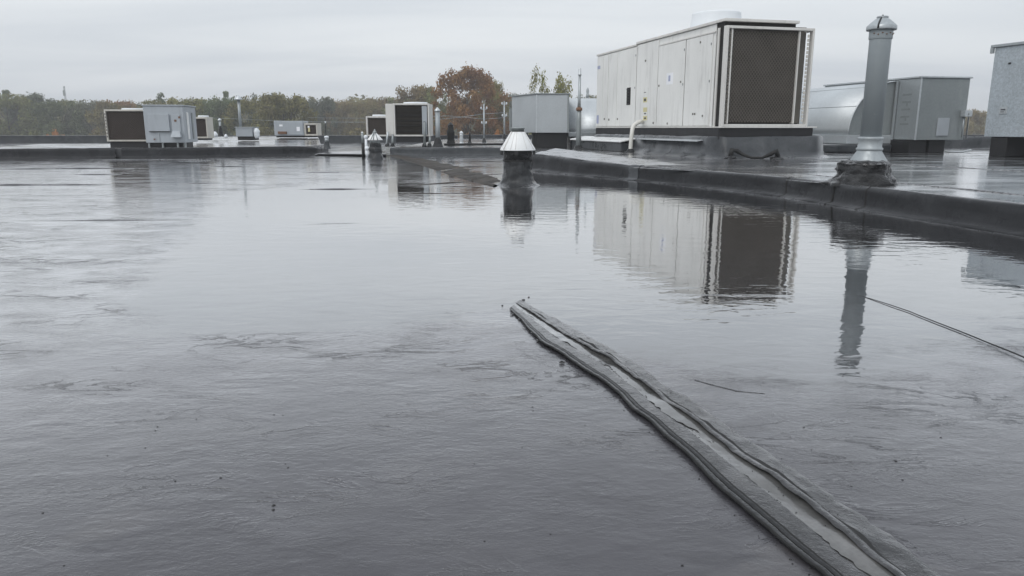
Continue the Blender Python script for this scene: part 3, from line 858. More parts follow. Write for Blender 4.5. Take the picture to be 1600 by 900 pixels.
# slotted flanges behind the corner posts
for xx in (0.04, CW - 0.11):
    for k in range(22):
        z_ = cb + 0.08 + k * (ct - cb - 0.16) / 22
        box('flange_slot', 'cabinet_beige' if xx > 1 else 'rail_brown', ru, xx, xx + 0.03, -0.335, -0.325, z_, z_ + 0.045, 0)
box('frame_rail', 'cabinet_trim', ru, 0.02, CW - 0.037, -0.36, -0.25, ct - 0.042, ct - 0.001, 0.005)
box('frame_rail', 'cabinet_trim', ru, 0.02, CW - 0.037, -0.36, -0.25, cb, cb + 0.042, 0.005)
box('coil_backing', 'gap_dark', ru, 0.02, CW - 0.04, -0.15, -0.13, cb + 0.02, ct - 0.02, 0)
box('frame_rail', 'cabinet_trim', ru, CW - 0.058, CW - 0.003, -0.268, 0.3, ct - 0.05, ct - 0.002, 0.005)
box('frame_rail', 'cabinet_trim', ru, CW - 0.058, CW - 0.003, -0.268, 0.3, cb, cb + 0.05, 0.005)
box('side_gap_fill', 'gap_dark', ru, -0.005, 0.03, -0.26, -0.02, cb + 0.02, ct - 0.02, 0)  # solid block; the shade of the open gap is put into its colour
box('frame_post', 'cabinet_trim', ru, -0.022, 0.0, -0.12, -0.06, cb, ct - 0.01, 0.003)
box('top_recess', 'gap_dark', ru, 0.0, LX - 0.03, -0.24, -0.0, ct - 0.03, zt - 0.046, 0)
# fan shroud
fc = to_local(at(1119, 30, 14.9), O, ANG); fx, fy = fc.x, fc.y
fz = at(1119, 15.5, 14.9 - 0.42).z - DZ
MB().lathe([(0.53, zt - 0.005), (0.52, zt + 0.06), (0.49, zt + 0.12), (0.455, fz - 0.04), (0.458, fz - 0.015), (0.445, fz), (0.41, fz), (0.40, zt + 0.10)], 44, fx, fy, cap=False).build('fan_shroud', 'white_plastic', ru)
MB().lathe([(0.02, fz - 0.06), (0.41, fz - 0.07)], 24, fx, fy, cap=True).build('fan_guard', 'black_steel', ru)

# conduit arching from the unit to the deck
p0 = on_plane(1004, 190, O, un)
ground = on_plane(985, 237, O + un * 0.34, un)
c1 = p0 + un * 0.10
pts = [p0 - un * 0.02, c1]
tgt = Vector((ground.x, ground.y, 0))
mid = on_plane(990, 197, O + un * 0.27, un)
pth = []
ctrl = [p0 - un * 0.02, on_plane(999, 190.5, O + un * 0.14, un), mid, on_plane(987, 211, O + un * 0.33, un), Vector((ground.x, ground.y, DZ - 0.01))]
for i in range(len(ctrl) - 1):
    a_, b_ = ctrl[max(i - 1, 0)], ctrl[i]; c_, d_ = ctrl[i + 1], ctrl[min(i + 2, len(ctrl) - 1)]
    for k in range(8):
        t = k / 8
        pth.append(0.5 * ((2 * b_) + (c_ - a_) * t + (2 * a_ - 5 * b_ + 4 * c_ - d_) * t * t + (3 * b_ - a_ - 3 * c_ + d_) * t ** 3))
pth.append(ctrl[-1])
cd = thing('conduit_pipe', 'white curved conduit pipe running from the large unit to the roof', 'pipe', (ground.x, ground.y, DZ))
MB().tube([p - Vector((ground.x, ground.y, DZ)) for p in pth], 0.042, 12).build('pipe', 'conduit_white', cd)
MB().lathe([(0.09, 0.0), (0.075, 0.03), (0.052, 0.07), (0.044, 0.075)], 16, 0, 0, 0.15, 2, cap=False).build('boot', 'mastic', cd)

# black strap lying in front of the unit
sa, sb = gz(1141, 247.5, DZ), gz(1214, 249, DZ)
st = thing('rubber_strap', 'sagging black rubber strap lying in front of the large unit', 'strap', (sa.x, sa.y, DZ))
d = sb - sa
pp = [(0, 0, 0.02), (0.02, 0.0, 0.13), (0.10, 0.01, 0.12), (0.2, 0, 0.06), (d.x * .45, d.y * .45, 0.018), (d.x * .7, d.y * .7, 0.02), (d.x - 0.10, d.y, 0.08), (d.x - 0.02, d.y, 0.13), (d.x + 0.02, d.y, 0.02)]
MB().tube(pp, [0.04, 0.045, 0.038, 0.028, 0.018, 0.02, 0.034, 0.045, 0.04], 8).build('strap', 'black_rubber', st)
for q in (0.0, 1.0):
    MB().lathe([(0.10, -0.002), (0.09, 0.012), (0.05, 0.03), (0.02, 0.05)], 14, d.x * q, d.y * q, 0.4, q * 3 + 1).build('foot', 'mastic', st)

# ================================================================== STACK PIPE
b = gz(1353, 287.8, DZ)
b.z = DZ
def zat(py, Y): return at(800, py, Y).z
Y = b.y
def rz(py): return zat(py, Y) - DZ
s = 1 / pxm(Y)
sp = thing('vent_stack', 'tall galvanized vent stack with a domed cap and lumpy black boot', 'vent pipe', b)
MB().lathe([(0.245, -0.004), (0.235, 0.02), (0.225, 0.05), (0.215, 0.075), (0.195, 0.10), (0.20, 0.13), (0.192, 0.155), (0.205, 0.18), (0.198, rz(256)), (0.182, rz(252)), (0.14, rz(250))], 64, -0.02, 0, 0.20, 4.2, cap=False).build('boot', 'mastic', sp)
mlt = MB().lathe([(0.27, -0.004), (0.25, 0.014), (0.21, 0.03), (0.15, 0.05), (0.10, 0.06)], 64, -0.03, 0.08, 0.30, 8.2, sx=1.1, cap=False).build('boot_skirt', 'mastic', sp)
MB().lathe([(0.155, rz(254)), (0.150, rz(251)), (0.100, rz(236)), (0.098, rz(234))], 32, cap=False).build('flashing_cone', 'galvanized_pipe', sp)
MB().lathe([(0.096, rz(236)), (0.108, rz(234)), (0.108, rz(231.5)), (0.097, rz(230)), (0.097, rz(219)), (0.104, rz(217)), (0.104, rz(215)), (0.086, rz(213.5))], 32, cap=False).build('storm_collar', 'galvanized_pipe', sp)
MB().lathe([(0.0865, rz(222)), (0.0855, rz(60)), (0.0855, rz(46))], 36).build('pipe', 'pipe_grey', sp)
MB().lathe([(0.0905, rz(61.5)), (0.0925, rz(60)), (0.0925, rz(47)), (0.0905, rz(46))], 36, cap=False).build('collar', 'pipe_grey', sp)
for k in range(7):
    a_ = -2.6 + k * 0.36
    MB().lathe([(0.007, -0.004), (0.006, 0.004)], 8).build('screw', 'rust', sp, loc=(0.0925 * math.cos(a_), 0.0925 * math.sin(a_), rz(53 + (k % 2) * 2)))
cpo = MB().lathe([(0.080, rz(46)), (0.116, rz(47.5)), (0.1175, rz(46)), (0.1175, rz(41.5)), (0.112, rz(40)), (0.085, rz(35)), (0.055, rz(30)), (0.040, rz(28.3)), (0.046, rz(27.8)), (0.046, rz(26)), (0.038, rz(25.2)), (0.005, rz(24.6))], 36).build('cap', 'galvanized', sp)
MB().lathe([(0.010, rz(25)), (0.007, rz(23.6)), (0.002, rz(22.6))], 10).build('finial', 'black_steel', cpo)
ar = R(232)
vs = []
MB().tube([(0.118 * math.cos(ar), 0.118 * math.sin(ar), rz(46.5)), (0.119 * math.cos(ar), 0.119 * math.sin(ar), rz(41)), (0.088 * math.cos(ar), 0.088 * math.sin(ar), rz(34.8)), (0.05 * math.cos(ar), 0.05 * math.sin(ar), rz(29))], 0.0075, 6).build('cap_seam', 'black_steel', cpo)

# ================================================================== CAPPED VENT STANDING IN THE WATER
b = gz(809, 289.5, 0)
Y = b.y
def rz(py): return zat(py, Y)
cv = thing('capped_vent', 'stout membrane-wrapped vent with white conical cap standing in the water', 'vent', b)
MB().lathe([(0.27, -0.003), (0.215, 0.02), (0.185, 0.055), (0.170, 0.10), (0.168, 0.18), (0.165, 0.25), (0.166, 0.29)], 40, 0, 0, 0.10, 1.3, cap=False).build('membrane_wrap', 'wrap', cv)
MB().lathe([(0.171, 0.272), (0.174, 0.280), (0.172, 0.292)], 40, 0, 0, 0.03, 1.3, cap=False).build('clamp_band', 'black_rubber', cv)
MB().lathe([(0.163, 0.28), (0.162, 0.40), (0.163, 0.43)], 40, 0, 0, 0.02, 5.3).build('pipe', 'mastic', cv)
cz0, cz1 = rz(233), rz(206)
cone = MB()
nn = 40
for i in range(nn):           # cone cap of folded panels
    a0, a1 = 2 * math.pi * i / nn, 2 * math.pi * (i + 1) / nn
    r0, r1 = 0.203, 0.082
    cone.add([(r0 * math.cos(a0), r0 * math.sin(a0), cz0), (r0 * math.cos(a1), r0 * math.sin(a1), cz0), (r1 * math.cos(a1), r1 * math.sin(a1), cz1), (r1 * math.cos(a0), r1 * math.sin(a0), cz1),
              (r0 * math.cos(a0), r0 * math.sin(a0), cz0 - 0.012), (r0 * math.cos(a1), r0 * math.sin(a1), cz0 - 0.012)], [(0, 1, 2, 3), (4, 5, 1, 0)])
cone.smooth = [True] * len(cone.f)
cco = cone.build('cone_cap', 'white_metal', cv)
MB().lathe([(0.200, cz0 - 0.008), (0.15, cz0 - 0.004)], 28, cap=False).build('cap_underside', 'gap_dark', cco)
for ad in (218, 246, 262, 300, 330):
    a_ = R(ad)
    MB().tube([(0.204 * math.cos(a_), 0.204 * math.sin(a_), cz0), (0.084 * math.cos(a_), 0.084 * math.sin(a_), cz1)], 0.0022 if ad != 218 else 0.008, 6).build('cap_seam', 'cabinet_trim', cco)
for ad in (185, 200, 340, 352, 265):
    a_ = R(ad)
    MB().box(-0.006, 0.006, -0.02, 0.02, -0.06, 0.0).build('cap_clip', 'black_steel', cco, 0, loc=(0.195 * math.cos(a_), 0.195 * math.sin(a_), cz0 - 0.005), rotz=a_)
MB().lathe([(0.072, cz1 - 0.01), (0.072, rz(201.5)), (0.080, rz(201)), (0.080, rz(199.6)), (0.05, rz(199))], 24).build('throat', 'galvanized_dark', cv)

# ================================================================== SMALL PARTS SHARED BY FAR VENTS
def flue(name, label, px, ybase, ytop, Y, rpx, cappx, capY, mat='galvanized_pipe', base='cone', capmat='galvanized_light', cat='vent pipe', group=None, zb_=None):
    """pipe of half-width rpx with conical cap; base at ybase"""
    b = at(px, ybase, Y); s = 1 / pxm(Y)
    def rz(py): return zat(py, Y) - b.z
    t = thing(name, label, cat, b, 0, group)
    if zb_ is not None: pass
    r = rpx * s; cr = cappx * s
    MB().lathe([(r, 0.0), (r, rz(capY) + 0.01)], 16).build('pipe', mat, t)
    if base == 'cone':
        MB().lathe([(r * 2.6, -0.02), (r * 2.1, 0.04), (r * 1.35, 5.5 * s * 2), (r * 1.02, 7 * s * 2)], 16, 0, 0, 0.08, px, cap=False).build('boot', 'mastic', t)
    zt0 = rz(capY); zt1 = rz(ytop)
    c = MB().lathe([(r * 1.0, zt0 - 0.01), (cr, zt0), (cr, zt0 + (zt1 - zt0) * 0.15), (cr * 0.55, zt0 + (zt1 - zt0) * 0.6), (cr * 0.12, zt1)], 18).build('cap', capmat, t)
    return t

# left cluster
flue('vent_pipe', 'small thin vent pipe with pointed cap right of the left cabinets', 345, 211, 184.5, 22.5, 1.7, 3.0, 188)
fb = at(384, 216, 23.0); s = 1 / pxm(23.0)
vb = thing('equipment_box', 'grey metal box carrying the tall flue on the left', 'metal box', (fb.x, fb.y, fb.z))
box('box', 'cabinet_grey', vb, -15 * s, 11 * s, 0, 0.6, 0.05, 16 * s, 0.01)
box('lid', 'galvanized', vb, -16 * s, 12 * s, -0.02, 0.62, 16 * s, 17.3 * s, 0.005)
box('skid', 'black_rubber', vb, -13 * s, 12 * s, 0.02, 0.5, -0.06, 0.05, 0.01)
MB().lathe([(0.001, 0.30), (0.06, 0.28), (0.10, 0.2), (0.08, 0.05), (0.05, 0)], 12, 16 * s, 0.1, 0.2, 2).build('valve_cover', 'white_plastic', vb)
fl_ = flue('flue_pipe', 'tall grey flue with a wide conical cap standing on a metal box', 376, 200.5, 148.5, 23.3, 2.1, 6.2, 156, base='none')
for (px, py, rr, lab) in ((336, 209, 4.0, 'white rounded vent hood behind the thin vent pipe on the left'), (353, 210.5, 2.4, 'tiny white cover right of the thin vent pipe')):
    p_ = at(px, py + 3, 24.5); s = 1 / pxm(24.5)
    o = MB().lathe([(rr * s, -0.05), (rr * s * 1.02, rr * s * 0.5), (rr * s * .8, rr * s * 1.1), (rr * s * .35, rr * s * 1.5), (0.01, rr * s * 1.6)], 14).build('vent_hood', 'white_plastic', None, loc=p_)
    tag(o, lab, 'vent hood')

def coil_unit(name, label, px0, px1, ytop, ybot, Y, rot, coilmat, frame, depth=0.9, ybase=None, topcap=True, sidepx=0, rows=False, wide_right=None):
    s = 1 / pxm(Y)
    a = at(px0, ybot, Y)
    zt = zat(ytop, Y) - a.z; wd = (px1 - px0) * s / math.cos(rot)
    t = thing(name, label, 'air unit', a, rot)
    e = 2.0 * s
    box('cabinet', frame, t, 0.0, wd, 0.05, depth, 0, zt, 0.008)
    box('coil', coilmat, t, e * 1.6, wd - e * 1.2, 0.012, 0.046, e * 1.4, zt - e * 1.6, 0)
    for xa, xb in ((0, e * 1.2), (wd - e, wd)):
        box('frame_post', frame, t, xa, xb, -0.03, 0.046, 0, zt, 0.005)
    box('frame_rail', frame, t, e * 1.21, wd - e * 1.01, -0.03, 0.046, zt - e * 1.2, zt - 0.001, 0.005)
    box('frame_rail', frame, t, e * 1.21, wd - e * 1.01, -0.03, 0.046, 0, e * 1.1, 0.005)
    if topcap:
        MB().lathe([(wd * 0.36, zt), (wd * 0.34, zt + 2.6 * s), (wd * 0.30, zt + 2.6 * s)], 24, wd * 0.56, depth / 2).build('fan_shroud', 'white_plastic', t)
    if ybase:
        zb = zat(ybase, Y) - a.z
        box('base_rail', 'black_steel', t, 0.04, wd - 0.04, 0.03, depth - 0.04, zb, -0.004, 0.01)
    return t, wd, zt, s
t, wd, zt, s = coil_unit('rooftop_unit', 'beige-framed coil section and dented grey cabinet on the far left', 168, 229, 171, 221, 18.2, R(10), 'coil_brown', 'cabinet_beige', 1.3, 231.5)
for k in range(8):
    box('flange_slot', 'gap_dark', t, 0.012, 0.03, -0.034, -0.031, 0.10 + k * 0.075, 0.135 + k * 0.075, 0)
# grey cabinet of the same unit, nearer the camera
cx0 = wd + 0.01; cw = 58 * s; cdp = 1.25; cz = zt + 5 * s; cy = -0.35
cab = box('cabinet', 'cabinet_grey', t, cx0, cx0 + cw, cy, cy + cdp, -0.03, cz, 0.012)
box('lid', 'cabinet_grey', t, cx0 - 0.02, cx0 + cw + 0.02, cy - 0.02, cy + cdp + 0.02, cz + 0.001, cz + 0.03, 0.006)
box('access_panel', 'cabinet_grey', cab, cx0 + 6 * s, cx0 + 37 * s, cy - 0.05, cy - 0.002, cz - 38 * s, cz - 12 * s, 0.008)
box('drip_edge', 'gap_dark', cab, cx0 + 7 * s, cx0 + 37 * s, cy - 0.045, cy - 0.01, cz - 39 * s, cz - 38.2 * s, 0)
box('side_panel', 'cabinet_grey', cab, cx0 + 40 * s, cx0 + 53 * s, cy - 0.03, cy - 0.002, cz - 48 * s, cz - 13 * s, 0.008)
hd = MB().hull8([(cx0 + 39 * s, cy - 0.20, cz - 47 * s), (cx0 + 54 * s, cy - 0.20, cz - 47 * s), (cx0 + 54 * s, cy - 0.03, cz - 47 * s), (cx0 + 39 * s, cy - 0.03, cz - 47 * s)],
                [(cx0 + 41 * s, cy - 0.10, cz - 38 * s), (cx0 + 52 * s, cy - 0.10, cz - 38 * s), (cx0 + 52 * s, cy - 0.032, cz - 37 * s), (cx0 + 41 * s, cy - 0.032, cz - 37 * s)]).build('rain_hood', 'cabinet_grey', t, 0.008)
for (dx_, dz_, r_) in ((46, 22, 1.6), (52, 17, 1.4), (13, 50, 1.0)):
    box('rust_spot', 'rust', cab, cx0 + (dx_ - r_) * s, cx0 + (dx_ + r_) * s, cy - 0.034, cy - 0.031 + (0.02 if dx_ < 20 else 0), cz - (dz_ + r_) * s, cz - (dz_ - r_) * s, 0)
box('conduit_drop', 'galvanized', cab, cx0 + 19 * s, cx0 + 20.5 * s, cy - 0.02, cy - 0.002, 0, cz - 40 * s, 0)
for xx in (2, 22, 44, 55):
    box('leg', 'galvanized_dark', t, cx0 + xx * s, cx0 + (xx + 2.5) * s, cy + 0.03, cy + 0.08, -9.5 * s, -0.031, 0.003)
box('base_rail', 'black_steel', t, cx0 + 0.02, cx0 + cw - 0.1, cy + 0.12, cy + cdp - 0.1, -9 * s, -0.032, 0.01)
for k, (yy, col) in enumerate(((0.25, 'white_metal'), (0.75, 'galvanized_dark'))):
    box('side_door', col, cab, cx0 + cw + 0.002, cx0 + cw + 0.02, cy + yy, cy + yy + (0.16 if k == 0 else 0.10), 0.05, cz - 0.14, 0.004)
coil_unit('rooftop_unit', 'small brown-coil unit half hidden behind the dented grey cabinet', 303, 326, 183, 216, 21.5, R(0), 'coil_brown', 'cabinet_beige', 0.42, 219)
# far cabinet pair
t, wd, zt, s = coil_unit('rooftop_unit', 'low grey cabinet with beige coil end beyond the tapered slab', 476, 496, 192.5, 212, 25.6, R(6), 'coil_brown', 'cabinet_beige', 0.9, 214.5, False)
gc = box('cabinet', 'cabinet_grey', t, -45 * s, -0.01, -0.06, 1.0, 0, zt + 3.5 * s, 0.012)
box('door_panel', 'cabinet_grey', gc, -22 * s, -2 * s, -0.08, -0.062, 1.5 * s, zt + 1.5 * s, 0.006)
box('sticker', 'paper', gc, -11 * s, -6 * s, -0.086, -0.081, 7 * s, 13.5 * s, 0)
box('sticker', 'paper', gc, -37 * s, -32 * s, -0.068, -0.061, 14 * s, 17 * s, 0)
box('rusty_hood', 'rust', gc, -39 * s, -26 * s, -0.16, -0.062, 2.5 * s, 6.5 * s, 0.01)
box('sticker', 'sticker_yellow', t, 6 * s, 9 * s, -0.036, -0.031, 6 * s, 12 * s, 0)
box('sticker', 'paper', t, 5.5 * s, 8.5 * s, -0.037, -0.031, 12.2 * s, 15 * s, 0)
box('skid', 'black_rubber', t, -43 * s, -2 * s, 0.0, 0.9, -2.6 * s, -0.005, 0.01)

# small vent with white lid, and whip behind it
b = at(511, 231.5, 19.6); s = 1 / pxm(19.6)
v_ = thing('small_vent', 'stubby vent with pale lid on the low ridge in the middle distance', 'vent', b)
MB().lathe([(7 * s, -0.03), (5 * s, 2 * s), (4 * s, 5 * s), (3.6 * s, 10 * s)], 18, 0, 0, 0.12, 3, cap=False).build('membrane_wrap', 'flashing_pale', v_)
MB().lathe([(3.0 * s, 9 * s), (3.0 * s, 16 * s)], 16).build('pipe', 'galvanized', v_)
MB().lathe([(3.4 * s, 15.5 * s), (3.8 * s, 17 * s), (3 * s, 18.5 * s), (1, 18.6 * s)] if False else [(3.4 * s, 15.5 * s), (3.8 * s, 17 * s), (3 * s, 18.5 * s), (0.4 * s, 19 * s)], 16).build('cap', 'white_plastic', v_)
b = at(509.5, 214, 30.0); s = 1 / pxm(30)
w_ = thing('antenna_mast', 'thin dark mast with a small box behind the stubby vent', 'mast', b)
MB().tube([(0, 0, -0.1), (0, 0, 29 * s)], 0.5 * s, 6).build('rod', 'black_steel', w_)
box('junction_box', 'galvanized_light', w_, -0.9 * s, 0.9 * s, -0.05, 0.03, 21 * s, 24 * s, 0.005)

# ------------------------------------------------------------------ middle cluster
coil_unit('rooftop_unit', 'small dark-coil unit tucked behind the grey-framed unit', 573, 606, 181.5, 213, 23.5, R(3), 'coil_brown', 'cabinet_trim', 0.9, 217)
t, wd, zt, s = coil_unit('rooftop_unit', 'grey-framed unit with dark striped coil on legs in mid distance', 616, 671, 161.5, 213, 19.9, R(1), 'coil_rows', 'cabinet_trim', 1.1, 222)
box('side_cabinet', 'cabinet_trim', t, -12.5 * s, -0.006, 0.02, 1.15, 0.0, zt - 0.01, 0.008)
box('inner_post', 'cabinet_grey', t, wd - 11 * s, wd - 3.2 * s, -0.02, 0.008, 3 * s, zt - 4 * s, 0.004)
for k in range(5):
    box('coil_tube', 'gap_dark', t, 4 * s, wd - 12 * s, -0.002, 0.010, (7 + k * 8) * s, (9.5 + k * 8) * s, 0)
for (xx, zz) in ((-11, 3), (-2.6, 3), (47, 3), (55, 0)):
    lg = MB().tube([(xx * s, -0.06, -15 * s), (xx * s + 0.01, -0.05, zz * s)], [2.0 * s, 1.6 * s], 8).build('leg', 'galvanized_dark', t)
    MB().lathe([(4 * s, -15.6 * s), (3.2 * s, -12.5 * s), (2 * s, -10.5 * s)], 12, xx * s, -0.06, 0.1, xx).build('boot', 'mastic', lg)
MB().tube([(48 * s, -0.10, -14 * s), (48 * s, -0.09, 20 * s), (47.5 * s, -0.03, 22 * s)], 1.7 * s, 8).build('pipe', 'galvanized_dark', t)
MB().tube([(-12 * s, -0.08, -14 * s), (-10 * s, -0.07, 0), (-9 * s, -0.04, 7 * s)], 1.5 * s, 8).build('pipe', 'galvanized_light', t)

# pole and cone vent standing at the pool's end
b = gz(568, 246.5); s = 1 / pxm(b.y)
pl = thing('marker_post', 'black post with white tip left of the small cone vent', 'post', b)
MB().tube([(0, 0, 0), (0, 0, 22 * s)], 2.4 * s, 10).build('sleeve', 'black_rubber', pl)
MB().tube([(0, 0, 22 * s), (-0.5 * s, 0, 38 * s)], 1.9 * s, 10).build('pipe', 'galvanized_dark', pl)
MB().lathe([(1.5 * s, 0), (1.8 * s, 1 * s), (1.0 * s, 2.2 * s), (0.2 * s, 2.5 * s)], 10).build('cap', 'white_plastic', pl, loc=(-0.5 * s, 0, 37.6 * s))
b = gz(587, 248.5); s = 1 / pxm(b.y)
cv2 = thing('capped_vent', 'small vent with white cone cap and wrinkled grey boot left of the units', 'vent', b)
MB().lathe([(13.5 * s, -0.005), (12 * s, 2 * s), (10.5 * s, 6 * s), (9.6 * s, 10 * s), (10 * s, 16 * s), (8.7 * s, 19 * s), (8.5 * s, 26 * s)], 28, 0, 0, 0.16, 6.1, cap=False).build('membrane_wrap', 'wrap', cv2)
MB().lathe([(8.4 * s, 23 * s), (8.4 * s, 29 * s)], 20).build('pipe', 'galvanized_dark', cv2)
MB().lathe([(8 * s, 28.4 * s), (12 * s, 29 * s), (12 * s, 30.2 * s), (3.2 * s, 39.5 * s)], 10).build('cone_cap', 'white_metal', cv2)
MB().lathe([(3 * s, 39 * s), (3.4 * s, 41.5 * s), (1.6 * s, 43 * s), (0.8 * s, 46 * s)], 10).build('finial', 'galvanized_dark', cv2)
for i, a_ in enumerate((R(250), R(268), R(300))):
    MB().tube([(12.2 * s * math.cos(a_), 12.2 * s * math.sin(a_), 30 * s), (3.4 * s * math.cos(a_), 3.4 * s * math.sin(a_), 39.6 * s)], 0.8 * s, 5).build('cap_seam', 'galvanized_dark', cv2)
for (px, py, rr, lab) in ((571.5, 214, 3.2, 'pale round vent ball behind the black post'), (573, 232, 3.6, 'white rounded vent cover low behind the black post')):
    p_ = at(px, py, 18.6 if py < 220 else 17.2); s = 1 / pxm(p_.y)
    o = MB()
    o.lathe([(rr * s * math.cos(a), rr * s * 1.0 * math.sin(a)) for a in np.linspace(-1.3, 1.5, 9)], 14)
    o.tube([(0, 0, -rr * s * 0.8), (0, 0, -p_.z + (0.0 if py > 220 else 0.0))], 0.6 * rr * s, 8)
    o = o.build('vent_ball', 'white_plastic', None, loc=p_); tag(o, lab, 'vent')

flue('vent_stack', 'grey vent pipe with pale cap just right of the grey-framed unit', 684.5, 229, 167.5, 19.6, 3.6, 4.9, 173.5)
# black vent
def lumpy(name, label, px, ybase, Y, prof, mat, wob, cat='vent', cap=None):
    b = at(px, ybase, Y); s = 1 / pxm(Y)
    t = thing(name, label, cat, b)
    MB().lathe([(r * s, z * s) for r, z in prof], 16, 0, 0, wob, px, cap=True).build('body', mat, t)
    if cap: MB().lathe([(r * s, z * s) for r, z in cap[1]], 14).build('cap', cap[0], t)
    return t
lumpy('roof_vent', 'shaggy black roof vent right of the pale-capped pipe', 704.5, 226, 21.5, [(9, -1), (6.5, 2), (5.4, 6), (5.6, 14), (6.2, 19), (4.4, 25), (4.2, 27)], 'black_rubber', 0.18, cap=('mastic', [(3, 26), (4.6, 28), (4.2, 30), (2.4, 33), (0.5, 34)]))
lumpy('roof_vent', 'small pale turned vent between the two black vents', 721, 224.5, 22.5, [(4.4, -1), (3.4, 1), (2.6, 4), (3.2, 8), (2.4, 10), (2.9, 13), (2.4, 15)], 'galvanized_light', 0.06, cap=('white_plastic', [(2.2, 14.5), (3.0, 16), (2.2, 18), (0.4, 19.5)]))
lumpy('roof_vent', 'thin black vent stub right of the small pale vent', 734, 224.5, 22.5, [(5, -1), (3, 1.5), (2.0, 4), (1.9, 12)], 'black_rubber', 0.12, cap=('mastic', [(2.0, 11), (2.4, 12.5), (1.6, 15), (0.6, 18)]))
# low black pipe lying in front of these vents
pa, pb = gz(694, 226.0, DZ + 0.02), gz(790, 225.6, DZ + 0.02)
o = MB().tube([pa, pa.lerp(pb, .3) + Vector((0, .05, 0)), pa.lerp(pb, .6) + Vector((0, -.05, 0)), pb], 0.035, 8).build('black_hose', 'black_rubber')
tag(o, 'black hose lying along the roof below the small vents', 'hose')

# masts with insulators and the wires
def mast(label, px, ybase, ytop, Y, arms):
    b = at(px, ybase, Y); s = 1 / pxm(Y)
    t = thing('wire_mast', label, 'mast', b, 0, 'masts carrying the overhead wires')
    hh = (ybase - ytop) * s
    MB().tube([(0, 0, -0.1), (0, 0, hh)], [1.5 * s, 1.1 * s], 8).build('pole', 'galvanized', t)
    MB().lathe([(4 * s, -0.02), (2.8 * s, 3 * s), (1.7 * s, 6 * s)], 12, 0, 0, 0.1, px, cap=False).build('boot', 'mastic', t)
    for (dy, hw) in arms:
        z = (ybase - dy) * s
        a_ = box('cross_arm', 'galvanized', t, -hw * s, hw * s, -0.7 * s, 0.7 * s, z - 0.6 * s, z + 0.6 * s, 0.003)
        for sx in (-1, 1):
            MB().lathe([(0.9 * s, 0), (1.5 * s, 0.8 * s), (0.9 * s, 1.6 * s), (1.4 * s, 2.4 * s), (0.4 * s, 3.2 * s)], 8).build('insulator', 'white_plastic', a_, loc=(sx * (hw - 0.6) * s, 0, z + 0.5 * s))
    return t
mast('grey mast with two insulators in front of the russet oak', 756.5, 222, 164, 25.5, ((172, 5), (194, 4)))
mast('slim grey mast left of the galvanized box', 788, 216, 160, 27.5, ((165, 4), (183, 3.5)))
def wire(label, pts, r=0.007):
    P_ = [at(*p) for p in pts]
    o = MB().tube(P_, r, 5).build('overhead_wire', 'galvanized')
    tag(o, label, 'wire', 'overhead wires')
wire('sagging overhead wire from the mast towards the left past the flue', [(788, 176, 27.4), (756, 178, 25.5), (720, 183, 26), (672, 188, 27), (560, 191, 31), (460, 190, 36), (330, 184, 44)])
wire('lower overhead wire running left behind the grey-framed unit', [(788, 184, 27.4), (756, 186, 25.6), (700, 181, 27.2), (610, 185, 30), (480, 184, 38)], 0.006)

# ------------------------------------------------------------------ galvanized intake boxes with barrel hoods
def barrel(parent, x0, x1, y0, y1, z0, z1, mat, axis='y', sgn=-1, capmat='galvanized_dark'):
    """quarter barrel; runs along y, bulges towards sgn*x (axis y) or runs along x and bulges to -y"""
    n = 14; prof = []
    for i in range(n + 1):
        a = i / n * math.pi / 2
        prof.append((math.sin(a), math.cos(a)))      # from top (0,1) to front (1,0)
    vs = []; fs = []
    for u, v_ in prof:
        if axis == 'y':
            X = (x1 if sgn < 0 else x0) + sgn * u * (x1 - x0)
            vs += [(X, y0, z0 + v_ * (z1 - z0)), (X, y1, z0 + v_ * (z1 - z0))]
        else:
            Yv = y1 - u * (y1 - y0)
            vs += [(x0, Yv, z0 + v_ * (z1 - z0)), (x1, Yv, z0 + v_ * (z1 - z0))]
    for i in range(n):
        fs.append((2 * i, 2 * i + 1, 2 * i + 3, 2 * i + 2))
    sheet = MB().add(vs, fs, True).build('barrel_sheet', mat, parent)
    sm = sheet.modifiers.new('thick', 'SOLIDIFY'); sm.thickness = 0.012
    for e in (0, 1):
        ring = [vs[2 * i + e] for i in range(n + 1)]
        cn = (x1 if sgn < 0 else x0, (y0, y1)[e], z0) if axis == 'y' else ((x0, x1)[e], y1, z0)
        q = [(a[0] * 1.0, a[1] + ((0.02, -0.02)[e] if axis == 'y' else 0), a[2]) if axis == 'y' else (a[0] + (0.02, -0.02)[e], a[1], a[2]) for a in ring + [cn]]
        MB().add(q, [tuple(range(len(q)))]).build('end_panel', capmat, parent)
        MB().tube([(a[0], a[1], a[2]) for a in ring], 0.014, 6).build('rim', 'galvanized_light', sheet)
    for k in range(1, 3):
        i0 = int(n * k / 3)
        MB().tube([vs[2 * i0], vs[2 * i0 + 1]], 0.008, 6).build('sheet_joint', 'galvanized', sheet)
    return sheet

